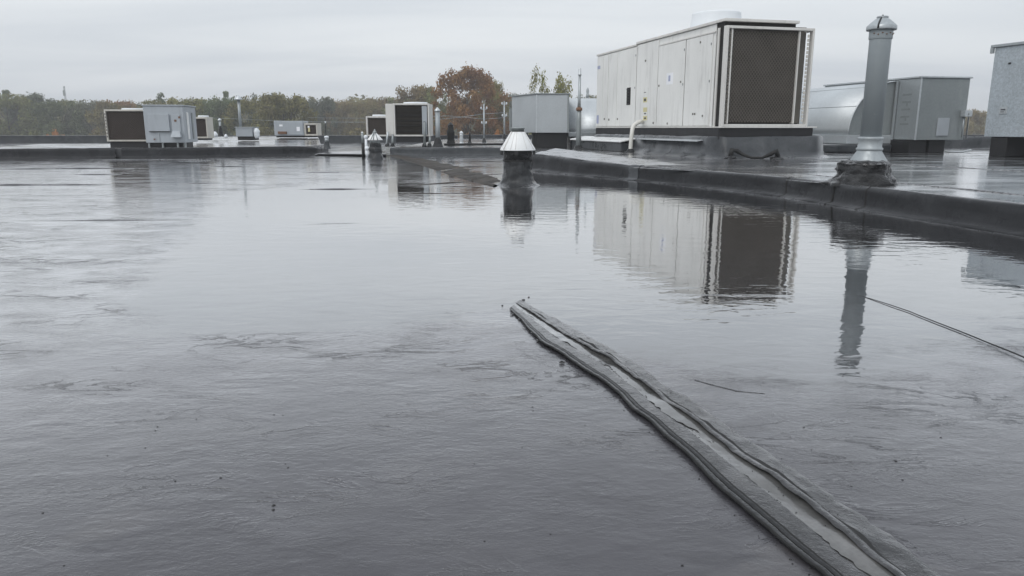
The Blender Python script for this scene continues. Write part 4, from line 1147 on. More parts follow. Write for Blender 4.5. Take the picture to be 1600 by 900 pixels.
# right hand intake
Y = 14.6
c = at(1429, 219, Y); s = 1 / pxm(Y)
RA = R(12)
ih = thing('intake_hood', 'galvanized intake box with curved barrel hood right of the large unit', 'intake hood', (c.x, c.y, DZ), RA)
z0 = c.z - DZ; z1 = zat(121.5, Y) - DZ
fw = 88 * s
box('box', 'galvanized_dark', ih, 0, fw, 0, 3.0, z0, z1, 0.008)
box('side_sheet', 'galvanized', ih, -0.008, -0.001, 0.01, 2.99, z0 + 0.01, z1 - 0.01, 0)
box('lid', 'galvanized_light', ih, -0.03, fw + 0.03, -0.03, 3.03, z1 + 0.001, z1 + 0.035, 0.006)
box('corner_angle', 'galvanized_light', ih, -0.016, 0.02, -0.014, -0.002, z0, z1, 0.003)
barrel(ih, -1.02, -0.02, 0.62, 4.2, z0 + 0.10, z1 - 0.03, 'galvanized_sheet')
box('hood_base', 'galvanized_sheet', ih, -1.05, -0.02, 0.6, 4.2, z0 - 0.08, z0 + 0.095, 0.008)
box('corner_flange', 'galvanized', ih, -0.06, -0.02, 0.57, 0.61, z0, z1 - 0.03, 0.004)
for k, zz in enumerate((0.28, 0.42, 0.56, 0.70, 0.84)):
    box('stencil_mark', 'galvanized_dark', ih, -0.0105, -0.0085, 0.20, 0.44, z1 - zz - 0.035, z1 - zz, 0)
    if k % 2: box('stencil_mark', 'galvanized_dark', ih, -0.0105, -0.0085, 0.28, 0.32, z1 - zz - 0.10, z1 - zz - 0.038, 0)
box('small_panel', 'cabinet_grey', ih, fw * 0.42, fw * 0.66, -0.02, -0.002, z0 + 0.08, z0 + 0.42, 0.006)
jb = box('junction_box', 'galvanized_light', ih, fw * 0.88, fw * 1.03, -0.12, -0.003, z1 - 0.72, z1 - 0.60, 0.006)
box('cover_screw', 'black_steel', jb, fw * 0.94, fw * 0.96, -0.124, -0.121, z1 - 0.68, z1 - 0.66, 0)
MB().tube([(fw * 0.92, -0.05, z1 - 0.72), (fw * 0.92, -0.05, z0 + 0.05)], 0.012, 8).build('conduit', 'galvanized', jb)
MB().tube([(fw * 1.02, -0.05, z1 - 0.70), (fw + 0.16, 0.1, z1 - 0.70), (fw + 0.16, 0.1, z0 + 0.02)], 0.014, 8).build('conduit', 'galvanized_light', jb)
box('stand', 'black_steel', ih, -0.05, fw * 0.30, 0.06, 2.8, 0.0, z0 - 0.003, 0.01)
box('stand', 'black_steel', ih, fw * 0.38, fw * 0.72, 0.10, 2.8, 0.0, z0 - 0.003, 0.01)
box('hood_curb', 'flashing_pale', ih, -2.6, -0.08, 0.5, 4.0, 0.0, z0 - 0.09, 0.03)
MB().tube([(fw * 0.74, 0.1, 0.03), (fw * 0.9, 0.12, 0.015), (fw * 1.1, 0.1, 0.015), (fw * 1.3, 0.12, 0.05)], 0.02, 6).build('flex_hose', 'galvanized_light', ih)

# far right box
Y = 13.2
c = at(1537, 213.5, Y); s = 1 / pxm(Y)
BA = R(15)
gb = thing('duct_box', 'tall spangled galvanized duct box at the right edge', 'duct box', (c.x, c.y, DZ), BA)
bo = Vector((c.x, c.y, DZ)); bn = Vector((-math.cos(BA), -math.sin(BA), 0))
def lp(px, py):
    q = to_local(on_plane(px, py, bo, bn), bo, BA); return q.y, q.z
z0 = c.z - DZ; z1 = lp(1545, 76)[1]
box('box', 'galvanized_spangle', gb, 0, 1.7, -2.2, 0, z0, z1, 0.008)
box('lid', 'galvanized', gb, -0.04, 1.75, -2.25, 0.06, z1 + 0.001, z1 + 0.05, 0.008)
box('lid_lip', 'galvanized', gb, -0.042, -0.004, 0.0, 0.06, z1 - 0.09, z1, 0.003)
a0, a1 = lp(1574, 172), lp(1562, 172)
zz0, zz1 = lp(1568, 178)[1], lp(1568, 167)[1]
dp = box('data_plate', 'galvanized_light', gb, -0.012, -0.001, a0[0], a1[0], zz0, zz1, 0.003)
box('plate_print', 'sticker_ink', dp, -0.0145, -0.0125, a0[0] + 0.03, a1[0] - 0.03, zz0 + 0.06, zz0 + 0.08, 0)
box('plate_print', 'sticker_ink', dp, -0.0145, -0.0125, a0[0] + 0.05, a1[0] - 0.03, zz0 + 0.03, zz0 + 0.04, 0)
e_ = lp(1578, 99)
box('bolt', 'black_steel', gb, -0.012, -0.001, e_[0] - 0.02, e_[0] + 0.02, e_[1] - 0.015, e_[1] + 0.015, 0)
k0, k1 = lp(1573, 215)[0], lp(1547, 215)[0]
box('stand', 'black_steel', gb, 0.02, 1.5, k0, k1, 0, z0 - 0.003, 0.01)
box('stand', 'black_steel', gb, 0.02, 1.5, -2.1, -1.6, 0, z0 - 0.003, 0.01)

# middle intake (left of the large unit)
Y = 18.6
c = at(838, 207.5, Y); s = 1 / pxm(Y)
ih2 = thing('intake_hood', 'pale galvanized box with curved hood left of the large unit', 'intake hood', (c.x, c.y, DZ), R(4))
z0 = c.z - DZ; z1 = zat(147.5, Y) - DZ
fw = 50 * s
MB().hull8([(0, 0, z0), (fw, 0, z0), (fw, 1.7, z0), (-0.50, 1.5, z0)], [(0, 0, z1), (fw, 0, z1), (fw, 1.7, z1), (-0.50, 1.5, z1)]).build('box', 'galvanized_sheet', ih2, 0.008)
MB().hull8([(-0.02, -0.03, z1 + .001), (fw + .03, -0.03, z1 + .001), (fw + .03, 1.73, z1 + .001), (-0.54, 1.5, z1 + .001)], [(-0.02, -0.03, z1 + .03), (fw + .03, -0.03, z1 + .03), (fw + .03, 1.73, z1 + .03), (-0.54, 1.5, z1 + .03)]).build('lid', 'galvanized_dark', ih2, 0.005)
box('corner_angle', 'galvanized_light', ih2, -0.012, 0.015, -0.012, -0.002, z0, z1, 0.002)
box('corner_angle', 'galvanized_dark', ih2, fw - 0.03, fw + 0.012, -0.014, -0.002, z0, z1, 0.002)
barrel(ih2, fw + 0.02, fw + 1.6, 0.35, 1.6, z0 + 0.02, z1 - 0.04, 'galvanized_light', axis='x')
box('hood_base', 'galvanized', ih2, fw + 0.05, fw + 1.7, 0.30, 1.7, z0 - 0.10, z0 + 0.015, 0.006)
for (xa, xb) in ((-0.42, -0.2), (0.02, fw * 0.99), (fw + 0.12, fw + 0.5)):
    box('stand', 'black_steel' if xa > -0.3 and xa < fw else 'flashing_pale', ih2, xa, xb, 0.1 if xa < fw else 0.4, 1.4, 0, z0 - (0.003 if xa < fw else 0.105), 0.01)
vt = at(918, 152, 19.6); s = 1 / pxm(19.6)
MB().lathe([(2.0 * s, -1.0 * s), (2.4 * s, 4 * s), (1.6 * s, 5 * s), (2.2 * s, 8 * s), (2.0 * s, 11 * s), (1.0 * s, 14 * s), (0.4 * s, 15 * s)], 12).build('hood_vent', 'galvanized', ih2, loc=to_local(vt, Vector((c.x, c.y, DZ)), R(4)))
# brown unit behind the middle intake
coil_unit('rooftop_unit', 'narrow dark brown coil unit left of the pale galvanized box', 797, 818, 170, 205, 22.5, R(2), 'coil_brown', 'galvanized_dark', 0.8, 214, False)
# dark-bottomed pipe in front of the middle intake
b = at(904, 220, 16.8); s = 1 / pxm(16.8)
b.z = DZ
fp = thing('flue_pipe', 'slim grey flue with a rusty collar in front of the pale galvanized box', 'vent pipe', b)
def rz(py): return zat(py, 16.8) - DZ
MB().lathe([(4.2 * s, 0), (4.0 * s, rz(208)), (3.6 * s, rz(190)), (3.4 * s, rz(171))], 14).build('lower_pipe', 'galvanized_dark', fp)
MB().lathe([(4.6 * s, rz(173)), (4.9 * s, rz(171.5)), (4.6 * s, rz(168.5)), (2.6 * s, rz(167.5))], 14).build('collar', 'rust', fp)
MB().lathe([(2.7 * s, rz(168)), (2.3 * s, rz(153)), (1.9 * s, rz(117))], 14).build('upper_pipe', 'galvanized', fp)
MB().lathe([(2.9 * s, rz(117.5)), (2.9 * s, rz(116)), (2.0 * s, rz(115)), (2.2 * s, rz(108)), (1.2 * s, rz(106.5)), (0.3 * s, rz(106))], 14).build('cap', 'galvanized_light', fp)
MB().lathe([(9 * s, 0), (7 * s, 2 * s), (4.6 * s, 7 * s)], 14, 0, 0, 0.1, 2, cap=False).build('boot', 'mastic', fp)

# ================================================================== TORN LAP SEAM IN THE FOREGROUND
Lp = [(796, 484), (845, 537), (935, 596), (1045, 690), (1150, 790), (1270, 896), (1400, 1010)]
Rp = [(812, 470), (882, 508), (985, 566), (1090, 640), (1215, 722), (1335, 805), (1450, 895), (1590, 1010)]
def polyl(pxs):
    P_ = [gz(x, y, 0.0) for x, y in pxs]
    cum = [0]
    for a, b in zip(P_[:-1], P_[1:]): cum.append(cum[-1] + (b - a).length)
    def f(t):
        d = t * cum[-1]
        for i in range(len(P_) - 1):
            if d <= cum[i + 1] or i == len(P_) - 2:
                return P_[i].lerp(P_[i + 1], (d - cum[i]) / (cum[i + 1] - cum[i]))
    return f, cum[-1]
fL, lenL = polyl(Lp); fR, lenR = polyl(Rp)
seam = thing('torn_seam', 'long torn membrane lap seam with curled lips crossing the foreground', 'roof seam', fL(0.5))
O_ = seam.location
PROF = [(0.05, -0.004), (0.035, 0.0005), (-0.012, 0.0055), (0.012, 0.0102), (0.045, 0.0112), (0.068, 0.0075), (0.074, 0.0005), (0.088, 0.0060), (0.105, 0.0090), (0.125, 0.0084),
        (0.136, 0.0035), (0.155, 0.0075), (0.20, 0.0080), (0.27, 0.0078), (0.34, 0.0068), (0.40, 0.0046), (0.45, 0.0030), (0.52, 0.0022), (0.58, 0.0022), (0.63, 0.0035),
        (0.690, 0.0060), (0.670, 0.0120), (0.610, 0.0150), (0.625, 0.0185), (0.665, 0.0180), (0.69, 0.0145), (0.72, 0.0105), (0.745, 0.0095), (0.76, 0.0120), (0.78, 0.0115),
        (0.82, 0.0075), (0.90, 0.0045), (0.97, 0.0028), (1.0, 0.0012), (1.05, -0.002)]
NT = 420
vs = []
NP = len(PROF)
for i in range(NT):
    t = i / (NT - 1)
    l, r = fL(t), fR(t)
    q = t * lenL
    taper = min(1.0, 0.30 + t * 3.0)
    wave = 0.8 * fbm(q * 4.2, 1.0) + 0.15 * fbm(q * 30, 4.0)
    wave2 = 0.75 * fbm(q * 5, 11.0) + 0.22 * fbm(q * 15, 14.0)
    tear = max(0.0, fbm(q * 11, 21.0) - 0.2)
    for j, (u, h_) in enumerate(PROF):
        k = h_
        uu = u
        if j < 15: uu += 0.035 * wave * (1 - u / 0.4) + 0.01
        if 19 <= j <= 29:
            uu += 0.045 * wave2
            k = h_ * (0.85 + 0.55 * wave2) - (0.006 * tear if 21 <= j <= 24 else 0)
            if 20 <= j <= 23: uu -= 0.03 * tear
        if 15 <= j <= 19: uu += 0.03 * wave2
        if 27 <= j <= 31: k *= max(0.15, 0.7 + 1.3 * fbm(q * 6, 77.0)); uu += 0.03 * fbm(q * 4, 78.0)
        k = max(-0.002, k * (0.9 + 0.5 * wave * (0.3 + u)) * taper)
        p = l.lerp(r, uu + (0.06 * fbm(q * 3.0, 51.0) + 0.008 * fbm(q * 13.0, 52.0)) * (1 - min(1, abs(u) * 2.4)) + (0.07 * fbm(q * 4.0, 55.0) + 0.03 * fbm(q * 18.0, 56.0)) * max(0, u - 0.75) * 4)
        k += 0.0006 * fbm(p.x * 70, p.y * 70, 2) * (1 if h_ > 0 else 0)
        vs.append((p.x - O_.x, p.y - O_.y, 0.0035 + k * 0.88))
for nm, j0, j1, mt in (('folded_underside', 0, 3, 'black_rubber'), ('edge_bead', 3, 6, 'seam_edge'), ('groove', 5, 7, 'black_rubber'), ('second_bead', 7, 9, 'seam_edge'), ('groove', 9, 11, 'black_rubber'),  # black undersides and grooves put the shade between the layers into colour
                       ('flat_strip', 11, 15, 'seam_rubber'), ('trough', 15, 20, 'seam_silt'), ('lip_underside', 19, 22, 'black_rubber'), ('curled_lip', 22, 25, 'seam_rubber'), ('lip_back', 25, 27, 'seam_rubber'), ('groove', 26, 28, 'black_rubber'), ('outer_flap', 28, 34, 'seam_rubber')):
    if nm == 'groove': j0 += 0 if j0 != 5 else 1
    if nm == 'groove' and j0 == 26: j0, j1 = 26, 28
    if nm == 'lip_back': j1 = 26
    if nm == 'lip_underside': j0 = 20
    fs = [(i * NP + j, i * NP + j + 1, (i + 1) * NP + j + 1, (i + 1) * NP + j) for i in range(NT - 1) for j in range(j0, j1)]
    use = sorted({q for f_ in fs for q in f_}); ix = {q: n_ for n_, q in enumerate(use)}
    MB().add([vs[q] for q in use], [tuple(ix[q] for q in f_) for f_ in fs], True).build(nm, mt, seam)
# silt and rain water caught in the trough
vs = []; rows = 5
for i in range(NT):
    t = i / (NT - 1); l, r = fL(t), fR(t); q = t * lenL
    a0 = 0.40 + 0.13 * fbm(q * 7, 31) + 0.05 * fbm(q * 32, 33); a1 = 0.66 + 0.04 * fbm(q * 7, 11.0)
    taper = min(1.0, 0.30 + t * 3.0)
    lev = (0.0034 + 0.0042 * fbm(q * 5, 41)) * taper + 0.0038
    for j in range(rows):
        u = a0 + (a1 - a0) * j / (rows - 1)
        p = l.lerp(r, u)
        vs.append((p.x - O_.x, p.y - O_.y, lev))
fs = [(i * rows + j, i * rows + j + 1, (i + 1) * rows + j + 1, (i + 1) * rows + j) for i in range(NT - 1) for j in range(rows - 1)]
MB().add(vs, fs, True).build('silt', 'seam_silt', seam)

# crumbs of grit gathered along the trough and under the lip
gm2 = MB(); rq = random.Random(11)
for k in range(420):
    t = rq.random() ** 0.8; l, r = fL(t), fR(t)
    u = rq.choice((rq.gauss(0.66, 0.03), rq.gauss(0.42, 0.06), rq.gauss(0.5, 0.1), rq.gauss(-0.05, 0.05), rq.gauss(0.85, 0.12)))
    p = l.lerp(r, u); q = rq.uniform(0.0006, 0.0019)
    z = 0.0072 if 0.35 < u < 0.68 else (0.006 if 0.7 < u < 1 else 0.0005)
    a = rq.uniform(0, 6.28); c_, s_ = math.cos(a) * q, math.sin(a) * q
    x, y = p.x - O_.x, p.y - O_.y
    gm2.add([(x + c_ * 1.6, y + s_ * 1.6, z), (x - s_, y + c_, z), (x - c_, y - s_, z), (x + s_, y - c_, z), (x, y, z + q)], [(0, 1, 4), (1, 2, 4), (2, 3, 4), (3, 0, 4)])
o = gm2.build('grit', 'mastic', seam); o['kind'] = 'stuff'

# thin cable breaking the water surface on the right
P_ = [gz(1330, 459), gz(1362, 469), gz(1420, 489), gz(1500, 521), gz(1600, 562), gz(1700, 606)]
pts = []
for a, b in zip(P_[:-1], P_[1:]):
    for k in range(8): pts.append(a.lerp(b, k / 8))
pts.append(P_[-1])
cbv = [Vector((p.x + 0.004 * fbm(p.x * 4, p.y * 4, 1), p.y, 0.001 + 0.0055 * min(1, i / 12))) for i, p in enumerate(pts)]
o = MB().tube(cbv, [0.0012 + 0.0011 * min(1, i / 30) for i in range(len(pts))], 8).build('cable', 'black_rubber')
tag(o, 'thin black cable lying in the shallow water on the right', 'cable')
# wrinkle edge right of the seam
for (a_, b_) in (((1078, 597), (1112, 607)), ((1111, 606.5), (1150, 616)), ((1149, 616), (1196, 620))):
    lap(*a_, *b_, 0.0, 0.03, rf, 0.004, 'seam_rubber')
# loose flakes of membrane round the far end of the seam
for (px, py, q) in ((818, 470, 3), (826, 466, 2), (785, 479, 2), (800, 492, 3), (812, 500, 3), (833, 521, 3), (840, 534, 3), (878, 568, 4), (878, 568, 3)):
    c = gz(px, py); sc_ = 1 / pxm(c.y); n_ = 9; vs_ = []
    for zz, kk in ((0.0, 1.0), (0.0045, 0.75)):
        for i in range(n_):
            a_ = 2 * math.pi * i / n_
            r_ = q * sc_ * kk * (0.6 + 0.7 * rr_.random()) if False else q * sc_ * kk * (0.75 + 0.5 * fbm(px + i * 0.9, py * 0.3))
            vs_.append((c.x + r_ * math.cos(a_) * 1.3 - O_.x, c.y + r_ * 1.1 * math.sin(a_) - O_.y, 0.002 + zz))
    MB().add(vs_, [tuple(range(n_, 2 * n_))] + [(i, (i + 1) % n_, n_ + (i + 1) % n_, n_ + i) for i in range(n_)], True).build('membrane_flake', 'seam_rubber', seam)
# grit lying on the wet membrane
gm = MB(); rr_ = random.Random(5)
spots = [(428, 790, 3.2), (427, 797, 3.0), (345, 747, 2.2), (274, 752, 1.8), (246, 667, 1.6), (243, 673, 1.4), (450, 731, 1.8), (446, 725, 1.2), (67, 802, 2), (307, 655, 1.4), (227, 700, 1.4), (428, 648, 1.4), (442, 649, 1.2), (168, 712, 1.2), (100, 884, 1.4),
         (816, 699, 1.6), (832, 636, 1.6), (833, 642, 1.4), (741, 725, 1.4), (1066, 884, 2.4), (860, 835, 1.4), (757, 846, 1.8), (914, 665, 1.2), (1400, 721, 2.0), (1256, 668, 1.5), (1470, 684, 1.5), (1180, 700, 1.0), (1330, 760, 1.4), (1410, 750, 1.6), (1268, 703, 1.2)]
for k in range(90):
    spots.append((rr_.uniform(0, 1600), rr_.uniform(560, 900), rr_.uniform(0.3, 0.8)))
for (px, py, r_) in spots:
    p = gz(px, py); s = (p - Vector((0, 0, H))).length / F
    rr = r_ * s * 0.72
    n = 7; vs = []
    for (k, z) in ((1.0, 0.0), (0.8, 0.5), (0.2, 0.8)):
        for i in range(n):
            a_ = 2 * math.pi * i / n
            q = rr * k * (0.7 + 0.6 * rr_.random())
            vs.append((p.x + q * math.cos(a_) * 1.3, p.y + q * math.sin(a_), 0.0005 + z * rr * 0.6))
    fs = [(j * n + i, j * n + (i + 1) % n, (j + 1) * n + (i + 1) % n, (j + 1) * n + i) for j in range(2) for i in range(n)]
    fs.append(tuple(range(2 * n, 3 * n)))
    gm.add(vs, fs, True)
o = gm.build('roof_grit', 'black_rubber'); tag(o, 'dark grit scattered over the wet membrane', 'grit', kind='stuff')

# ================================================================== TREES
def leaf_mesh(name, blobs, nleaf, size, seed, flat=0.75):
    r = np.random.default_rng(seed)
    wts = np.array([b[3] * b[4] for b in blobs]); wts = wts / wts.sum()
    idx = r.choice(len(blobs), nleaf, p=wts)
    B_ = np.array(blobs)[idx]
    d = r.normal(size=(nleaf, 3)); d /= np.linalg.norm(d, axis=1)[:, None]
    rad = r.random(nleaf) ** 0.45
    c = B_[:, :3] + d * rad[:, None] * np.stack([B_[:, 3], B_[:, 3], B_[:, 4]], 1)
    c += r.normal(scale=0.01, size=c.shape)
    nrm = d + r.normal(scale=0.6, size=d.shape) + np.array([0, 0, 0.35]); nrm /= np.linalg.norm(nrm, axis=1)[:, None]
    ref = r.normal(size=d.shape)
    ta = np.cross(nrm, ref); ta /= np.linalg.norm(ta, axis=1)[:, None]
    tb = np.cross(nrm, ta)
    sz = size * (0.6 + 0.8 * r.random(nleaf))
    v = np.empty((nleaf, 4, 3))
    v[:, 0] = c - ta * sz[:, None]; v[:, 1] = c - tb * sz[:, None] * flat
    v[:, 2] = c + ta * sz[:, None]; v[:, 3] = c + tb * sz[:, None] * flat
    me = bpy.data.meshes.new(name)
    me.vertices.add(nleaf * 4); me.vertices.foreach_set('co', v.reshape(-1))
    me.loops.add(nleaf * 4); me.loops.foreach_set('vertex_index', np.arange(nleaf * 4, dtype=np.int32))
    me.polygons.add(nleaf); me.polygons.foreach_set('loop_start', np.arange(0, nleaf * 4, 4, dtype=np.int32))
    me.polygons.foreach_set('loop_total', np.full(nleaf, 4, dtype=np.int32))
    me.materials.append(MATS['foliage'])
    me.update(); me.validate()
    return me
def crown_blobs(kind, seed):
    r = random.Random(seed); bl = []
    if kind == 'round':
        for k in range(60):
            z = r.uniform(0.10, 0.97)
            rmax = 0.40 * (1 - abs((z - 0.5) / 0.52) ** 2.6) ** 0.5 if abs(z - 0.5) < 0.515 else 0.06
            a = r.uniform(0, 6.28); q = rmax * r.random() ** 0.5
            rr = r.uniform(0.07, 0.14)
            bl.append((q * math.cos(a), q * math.sin(a), min(z, 0.97 - rr * .8), rr, rr * 0.7))
    elif kind == 'poplar':
        for k in range(60):
            z = r.uniform(0.12, 0.97); rmax = 0.20 * (1 - abs(z - 0.55) * 1.3) + 0.03
            a = r.uniform(0, 6.28); q = rmax * r.random() ** 0.5
            rr = r.uniform(0.035, 0.075)
            bl.append((q * math.cos(a), q * math.sin(a), z, rr, rr * 1.3))
    elif kind == 'conifer':
        for k in range(40):
            z = r.uniform(0.1, 0.97); rmax = 0.22 * (1.0 - z) + 0.012
            a = r.uniform(0, 6.28); q = rmax * r.random() ** 0.4
            rr = 0.03 + 0.06 * (1 - z)
            bl.append((q * math.cos(a), q * math.sin(a), z, rr, rr * 0.6))
    elif kind == 'oak':
        for k in range(240):
            z = r.uniform(0.14, 0.97)
            rmax = 0.45 * (1 - ((z - 0.48) / 0.54) ** 2) ** 0.5 if abs(z - 0.48) < 0.53 else 0.05
            a = r.uniform(0, 6.28); q = rmax * r.random() ** 0.40 * r.uniform(0.85, 1.08)
            rr = r.uniform(0.03, 0.078)
            bl.append((q * math.cos(a), q * math.sin(a), z, rr, rr * 0.7))
    elif kind == 'bush':
        for k in range(24):
            a = r.uniform(0, 6.28); q = 0.6 * r.random() ** 0.5; z = r.uniform(0.2, 0.9) * (1 - 0.5 * q)
            rr = r.uniform(0.10, 0.2); bl.append((q * math.cos(a), q * math.sin(a), z, rr, rr * 0.8))
    return bl
CROWN = {}
for kind, nvar, nl, sz in (('round', 4, 15000, 0.0135), ('poplar', 2, 5000, 0.011), ('conifer', 2, 6000, 0.014), ('oak', 1, 36000, 0.0088), ('bush', 2, 7000, 0.030)):
    CROWN[kind] = [leaf_mesh('crown', crown_blobs(kind, 10 * k + 3), nl, sz, 50 + k) for k in range(nvar)]
def limb_mesh(seed, kind):
    r = random.Random(seed); m = MB()
    m.tube([(0, 0, 0), (0.004, 0.003, 0.2), (-0.004, 0, 0.45), (0, 0.004, 0.8)], [0.022, 0.017, 0.012, 0.003], 7)
    for k in range(7 if kind != 'oak' else 16):
        z = r.uniform(0.22, 0.6); a = r.uniform(0, 6.28); l_ = (0.22 if kind != 'poplar' else 0.09) * r.uniform(0.6, 1.3)
        m.tube([(0, 0, z), (0.5 * l_ * math.cos(a), 0.5 * l_ * math.sin(a), z + 0.10), (l_ * math.cos(a), l_ * math.sin(a), z + 0.26)], [0.009, 0.006, 0.002], 5)
    me = bpy.data.meshes.new('trunk'); me.from_pydata(m.v, [], m.f); me.materials.append(MATS['bark']); me.update()
    return me
TRUNK = {k: limb_mesh(i + 2, k) for i, k in enumerate(CROWN)}
OLIVE = (0.185, 0.180, 0.070); DARK = (0.135, 0.155, 0.080); YELL = (0.25, 0.215, 0.075); RUST = (0.31, 0.175, 0.075); BROWN = (0.225, 0.180, 0.080); OR = (0.42, 0.19, 0.06); LIME = (0.25, 0.25, 0.07); GREY = (0.145, 0.155, 0.105)
tcount = [0]
def tree(kind, px, ytop, Y, wpx, col, label, group=None, name=None):
    top = at(px, ytop, Y)
    Ht = top.z - GZ
    W_ = wpx / pxm(Y)
    tcount[0] += 1
    k = tcount[0]
    nat = {'round': 0.60, 'poplar': 0.30, 'conifer': 0.44, 'oak': 0.86, 'bush': 1.15}[kind]
    t = thing(name or {'round': 'broadleaf_tree', 'poplar': 'poplar_tree', 'conifer': 'conifer_tree', 'oak': 'oak_tree', 'bush': 'shrub'}[kind], label, 'tree' if kind != 'bush' else 'shrub', (top.x, Y, GZ), 0, group)
    rv = random.Random(k)
    sx = W_ / nat
    for nm, me in (('trunk', TRUNK[kind]), ('crown', CROWN[kind][k % len(CROWN[kind])])):
        o = bpy.data.objects.new(nm, me); COL.objects.link(o); o.parent = t
        o.scale = (sx, sx, Ht * 1.0); o.rotation_euler[2] = rv.uniform(0, 6.28)
        if nm == 'crown':
            j = rv.uniform(0.85, 1.15)
            o.color = (col[0] * j * rv.uniform(.93, 1.07), col[1] * j, col[2] * j, 1)
    return t
GL = 'trees of the far left tree line'
left = [(6, 138, 112, 74, OLIVE, 'olive tree at the left edge, tallest of the left tree line'),
        (48, 140, 118, 66, GREY, 'greyish olive tree second from the left edge'),
        (84, 151, 108, 58, DARK, 'dark green tree just left of the distant lattice tower'),
        (118, 151, 120, 60, OLIVE, 'olive tree directly right of the distant lattice tower'),
        (140, 150, 112, 50, GREY, 'grey-green tree left of the rusty tree by the coil unit'),
        (163, 152, 106, 46, BROWN, 'brownish tree above the left end of the beige coil unit'),
        (182, 151, 112, 46, RUST, 'rusty orange tree behind the beige-framed coil unit'),
        (206, 154, 116, 34, GREY, 'round grey-green tree at the gap above the coil unit')]
for (px, yt, Y, wp, col, lab) in left: tree('round', px, yt, Y, wp, col, lab, GL)
mid = [(236, 149, 100, 44, OLIVE, 'olive tree right of the sky gap over the grey cabinet'),
       (272, 147, 104, 52, YELL, 'yellowish tree behind the dented grey cabinet'),
       (314, 146, 98, 60, OLIVE, 'olive tree left of the tall conical-capped flue'),
       (352, 144, 96, 56, DARK, 'dark tree directly behind the tall conical-capped flue'),
       (395, 143, 94, 60, OLIVE, 'broad olive tree right of the tall conical-capped flue'),
       (440, 139, 90, 70, OLIVE, 'big round olive tree behind the low grey cabinet'),
       (416, 140, 100, 50, GREY, 'grey-green tree crest between the two broad olive trees'),
       (500, 146, 118, 44, GREY, 'misty tree just right of the big round olive tree')]
for (px, yt, Y, wp, col, lab) in mid: tree('round', px, yt, Y, wp, col, lab, 'trees of the middle tree line')
for (px, yt, Y, lab) in ((352, 135.5, 104, 'pointed conifer top above the flue cap'), (250, 142, 112, 'pointed conifer tip above the dented grey cabinet'), (8, 134, 122, 'conifer tip at the left edge of the tree line')):
    tree('conifer', px, yt, Y, 40, DARK, lab, 'conifers in the tree line')
far = [(530, 150, 128, 44, BROWN, 'brownish tree above the stubby pale-lidded vent'),
       (560, 150, 120, 50, BROWN, 'brown-olive tree behind the small dark-coil unit'),
       (596, 147, 124, 52, BROWN, 'brown tree above the gap left of the grey-framed unit'),
       (630, 146, 116, 54, OLIVE, 'olive-brown tree right above the grey-framed unit'),
       (655, 126, 100, 56, BROWN, 'open-crowned tree with ragged top left of the russet oak'),
       (676, 128, 98, 40, OLIVE, 'thin olive tree touching the left of the russet oak'),
       (770, 118, 86, 44, YELL, 'yellow-green tree leaning out right of the russet oak'),
       (781, 150, 80, 50, BROWN, 'low brown tree behind the grey masts'),
       (812, 141, 130, 40, GREY, 'misty tree between the oak and the pale galvanized box'),
       (795, 146, 135, 34, GREY, 'misty tree right of the russet oak behind the slim mast')]
for (px, yt, Y, wp, col, lab) in far: tree('round', px, yt, Y, wp, col, lab, 'autumn trees in the middle')
tree('oak', 730, 104.5, 78, 122, RUST, 'large russet oak rising highest above the tree line')
tree('poplar', 844, 111, 74, 26, LIME, 'left of the two slim yellow-green trees above the galvanized box', 'slim trees above the galvanized box')
tree('poplar', 878, 113.5, 74, 28, LIME, 'right of the two slim yellow-green trees above the galvanized box', 'slim trees above the galvanized box')
for (px, yt, Y, wp, col, lab) in [(915, 142, 130, 40, GREY, 'misty tree right of the slim grey flue'), (940, 144, 128, 40, OLIVE, 'olive tree behind the left end of the large white unit'),
                             (1527, 166, 120, 34, BROWN, 'brownish tree in the gap between the two right-hand boxes'), (860, 145, 120, 40, GREY, 'misty tree low behind the two slim yellow-green trees')]:
    tree('round', px, yt, Y, wp, col, lab, 'trees glimpsed between the units')
for (px, yt, Y, wp, col, lab) in [(75, 181, 96, 34, OR, 'orange shrub, tallest one above the far left parapet'), (100, 200, 94, 60, RUST, 'rusty shrub low over the far left parapet'), (140, 201, 95, 60, BROWN, 'brown shrub left of the beige coil unit'),
                             (42, 192, 97, 40, OLIVE, 'green shrub left of the orange shrub'), (425, 205, 88, 60, BROWN, 'brown shrub behind the low grey cabinet'), (560, 190, 100, 90, BROWN, 'wide brownish shrub left of the small dark-coil unit'), (650, 185, 88, 90, OLIVE, 'wide olive shrub behind the grey-framed unit'),
                             (775, 188, 70, 34, OR, 'orange shrub beside the grey mast with two insulators'), (740, 192, 72, 70, OLIVE, 'dark shrub under the russet oak')]:
    tree('bush', px, yt, Y, wp, col, lab, 'shrubs below the tree line')
# wooded hill behind
hv = []; hx = np.linspace(-260, 260, 60)
for i, x in enumerate(hx):
    zc2 = 3.0 + 2.0 * fbm(x * 0.012, 3.1) + 0.4 * fbm(x * 0.06, 1.0)
    hv += [(x, 150, GZ - 0.5), (x, 175, zc2), (x, 320, zc2 - 1.0), (x, 360, GZ - 0.5)]
hf = [(i * 4 + j, (i + 1) * 4 + j, (i + 1) * 4 + j + 1, i * 4 + j + 1) for i in range(59) for j in range(3)]
tag(MB().add(hv, hf, True).build('hill', 'grass'), kind='structure')
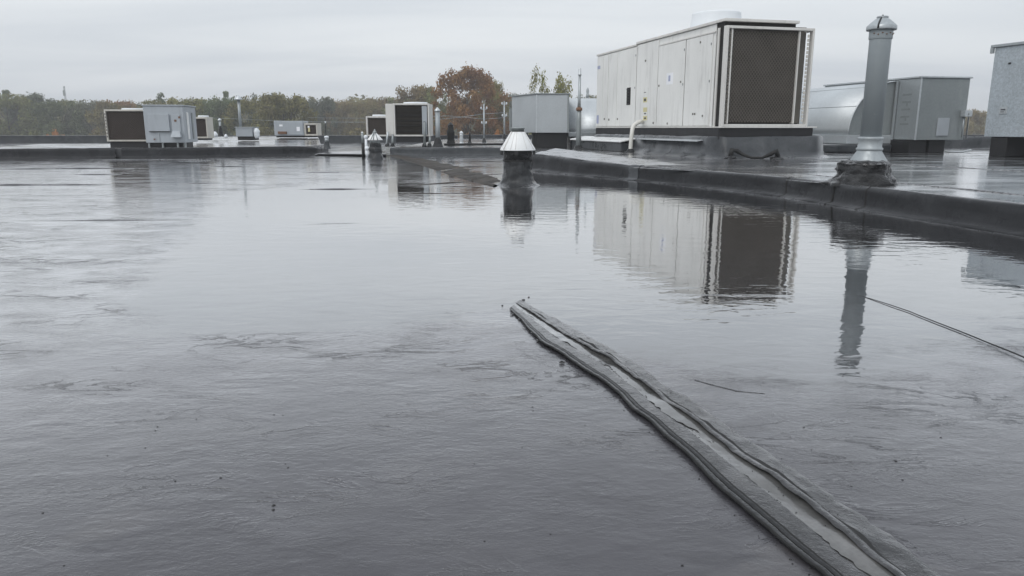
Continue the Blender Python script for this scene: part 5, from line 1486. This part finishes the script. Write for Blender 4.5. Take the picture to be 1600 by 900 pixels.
# far wood on the hill: one hazy mass
r = np.random.default_rng(3)
bl = []
for k in range(900):
    px = r.uniform(-120, 1720); Y = r.uniform(135, 190)
    base = np.interp(px, [-120, 0, 80, 200, 240, 440, 480, 560, 640, 700, 800, 900, 1000, 1500, 1700], [142, 143, 156, 160, 154, 150, 150, 145, 144, 140, 146, 150, 150, 168, 168])
    p = at(px, base + abs(r.normal(0, 5)) + 2, Y)
    z = p.z - r.random() ** 1.6 * (p.z - GZ)
    q = r.uniform(1.8, 3.4)
    bl.append((p.x, Y, z - q * 0.8, q, q * 0.9))
me = leaf_mesh('far_wood', bl, 90000, 0.45, 77)
fw_ = bpy.data.objects.new('far_wood', me); COL.objects.link(fw_)
fw_.color = (0.20, 0.18, 0.085, 1)
tag(fw_, 'misty autumn wood far behind the roof', 'wood', kind='stuff')

# lattice tower far behind
b = at(103, 160, 260); s = 1 / pxm(260)
tw = thing('lattice_tower', 'faint thin lattice tower above the left tree line', 'tower', (b.x, b.y, GZ))
ht = at(103, 134.5, 260).z - GZ
m_ = MB()
for a_ in range(3):
    q = a_ * 2.094
    m_.tube([(0.6 * math.cos(q), 0.6 * math.sin(q), 0), (0.22 * math.cos(q), 0.22 * math.sin(q), ht)], 0.06, 5)
m_.build('mast', 'galvanized_dark', tw)
m_ = MB()
for k in range(24):
    z = ht * k / 24; z2 = ht * (k + 1) / 24
    for a_ in range(3):
        q, q2 = a_ * 2.094, (a_ + 1) * 2.094; ra = 0.6 - 0.38 * k / 24; rb = 0.6 - 0.38 * (k + 1) / 24
        m_.tube([(ra * math.cos(q), ra * math.sin(q), z), (rb * math.cos(q2), rb * math.sin(q2), z2)], 0.05, 4)
m_.build('bracing', 'galvanized_dark', tw)
box('aerial', 'galvanized_dark', tw, -0.35, 0.35, -0.5, -0.4, ht - 3.2, ht - 1.4, 0)

# ------------------------------------------------------------------ damp air
m, N, L = newmat('haze')
pv = N('ShaderNodeVolumePrincipled')
pv.inputs['Color'].default_value = (0.97, 0.98, 1.0, 1)
pv.inputs['Density'].default_value = 0.0020
pv.inputs['Anisotropy'].default_value = 0.3
o = N('ShaderNodeOutputMaterial'); L(pv.outputs[0], o.inputs['Volume'])
hz = MB().box(-1600, 1600, -700, 2100, GZ - 1.5, 9.8).build('haze', 'haze')
tag(hz, 'thin damp haze over the roof and the trees', 'haze', kind='stuff')
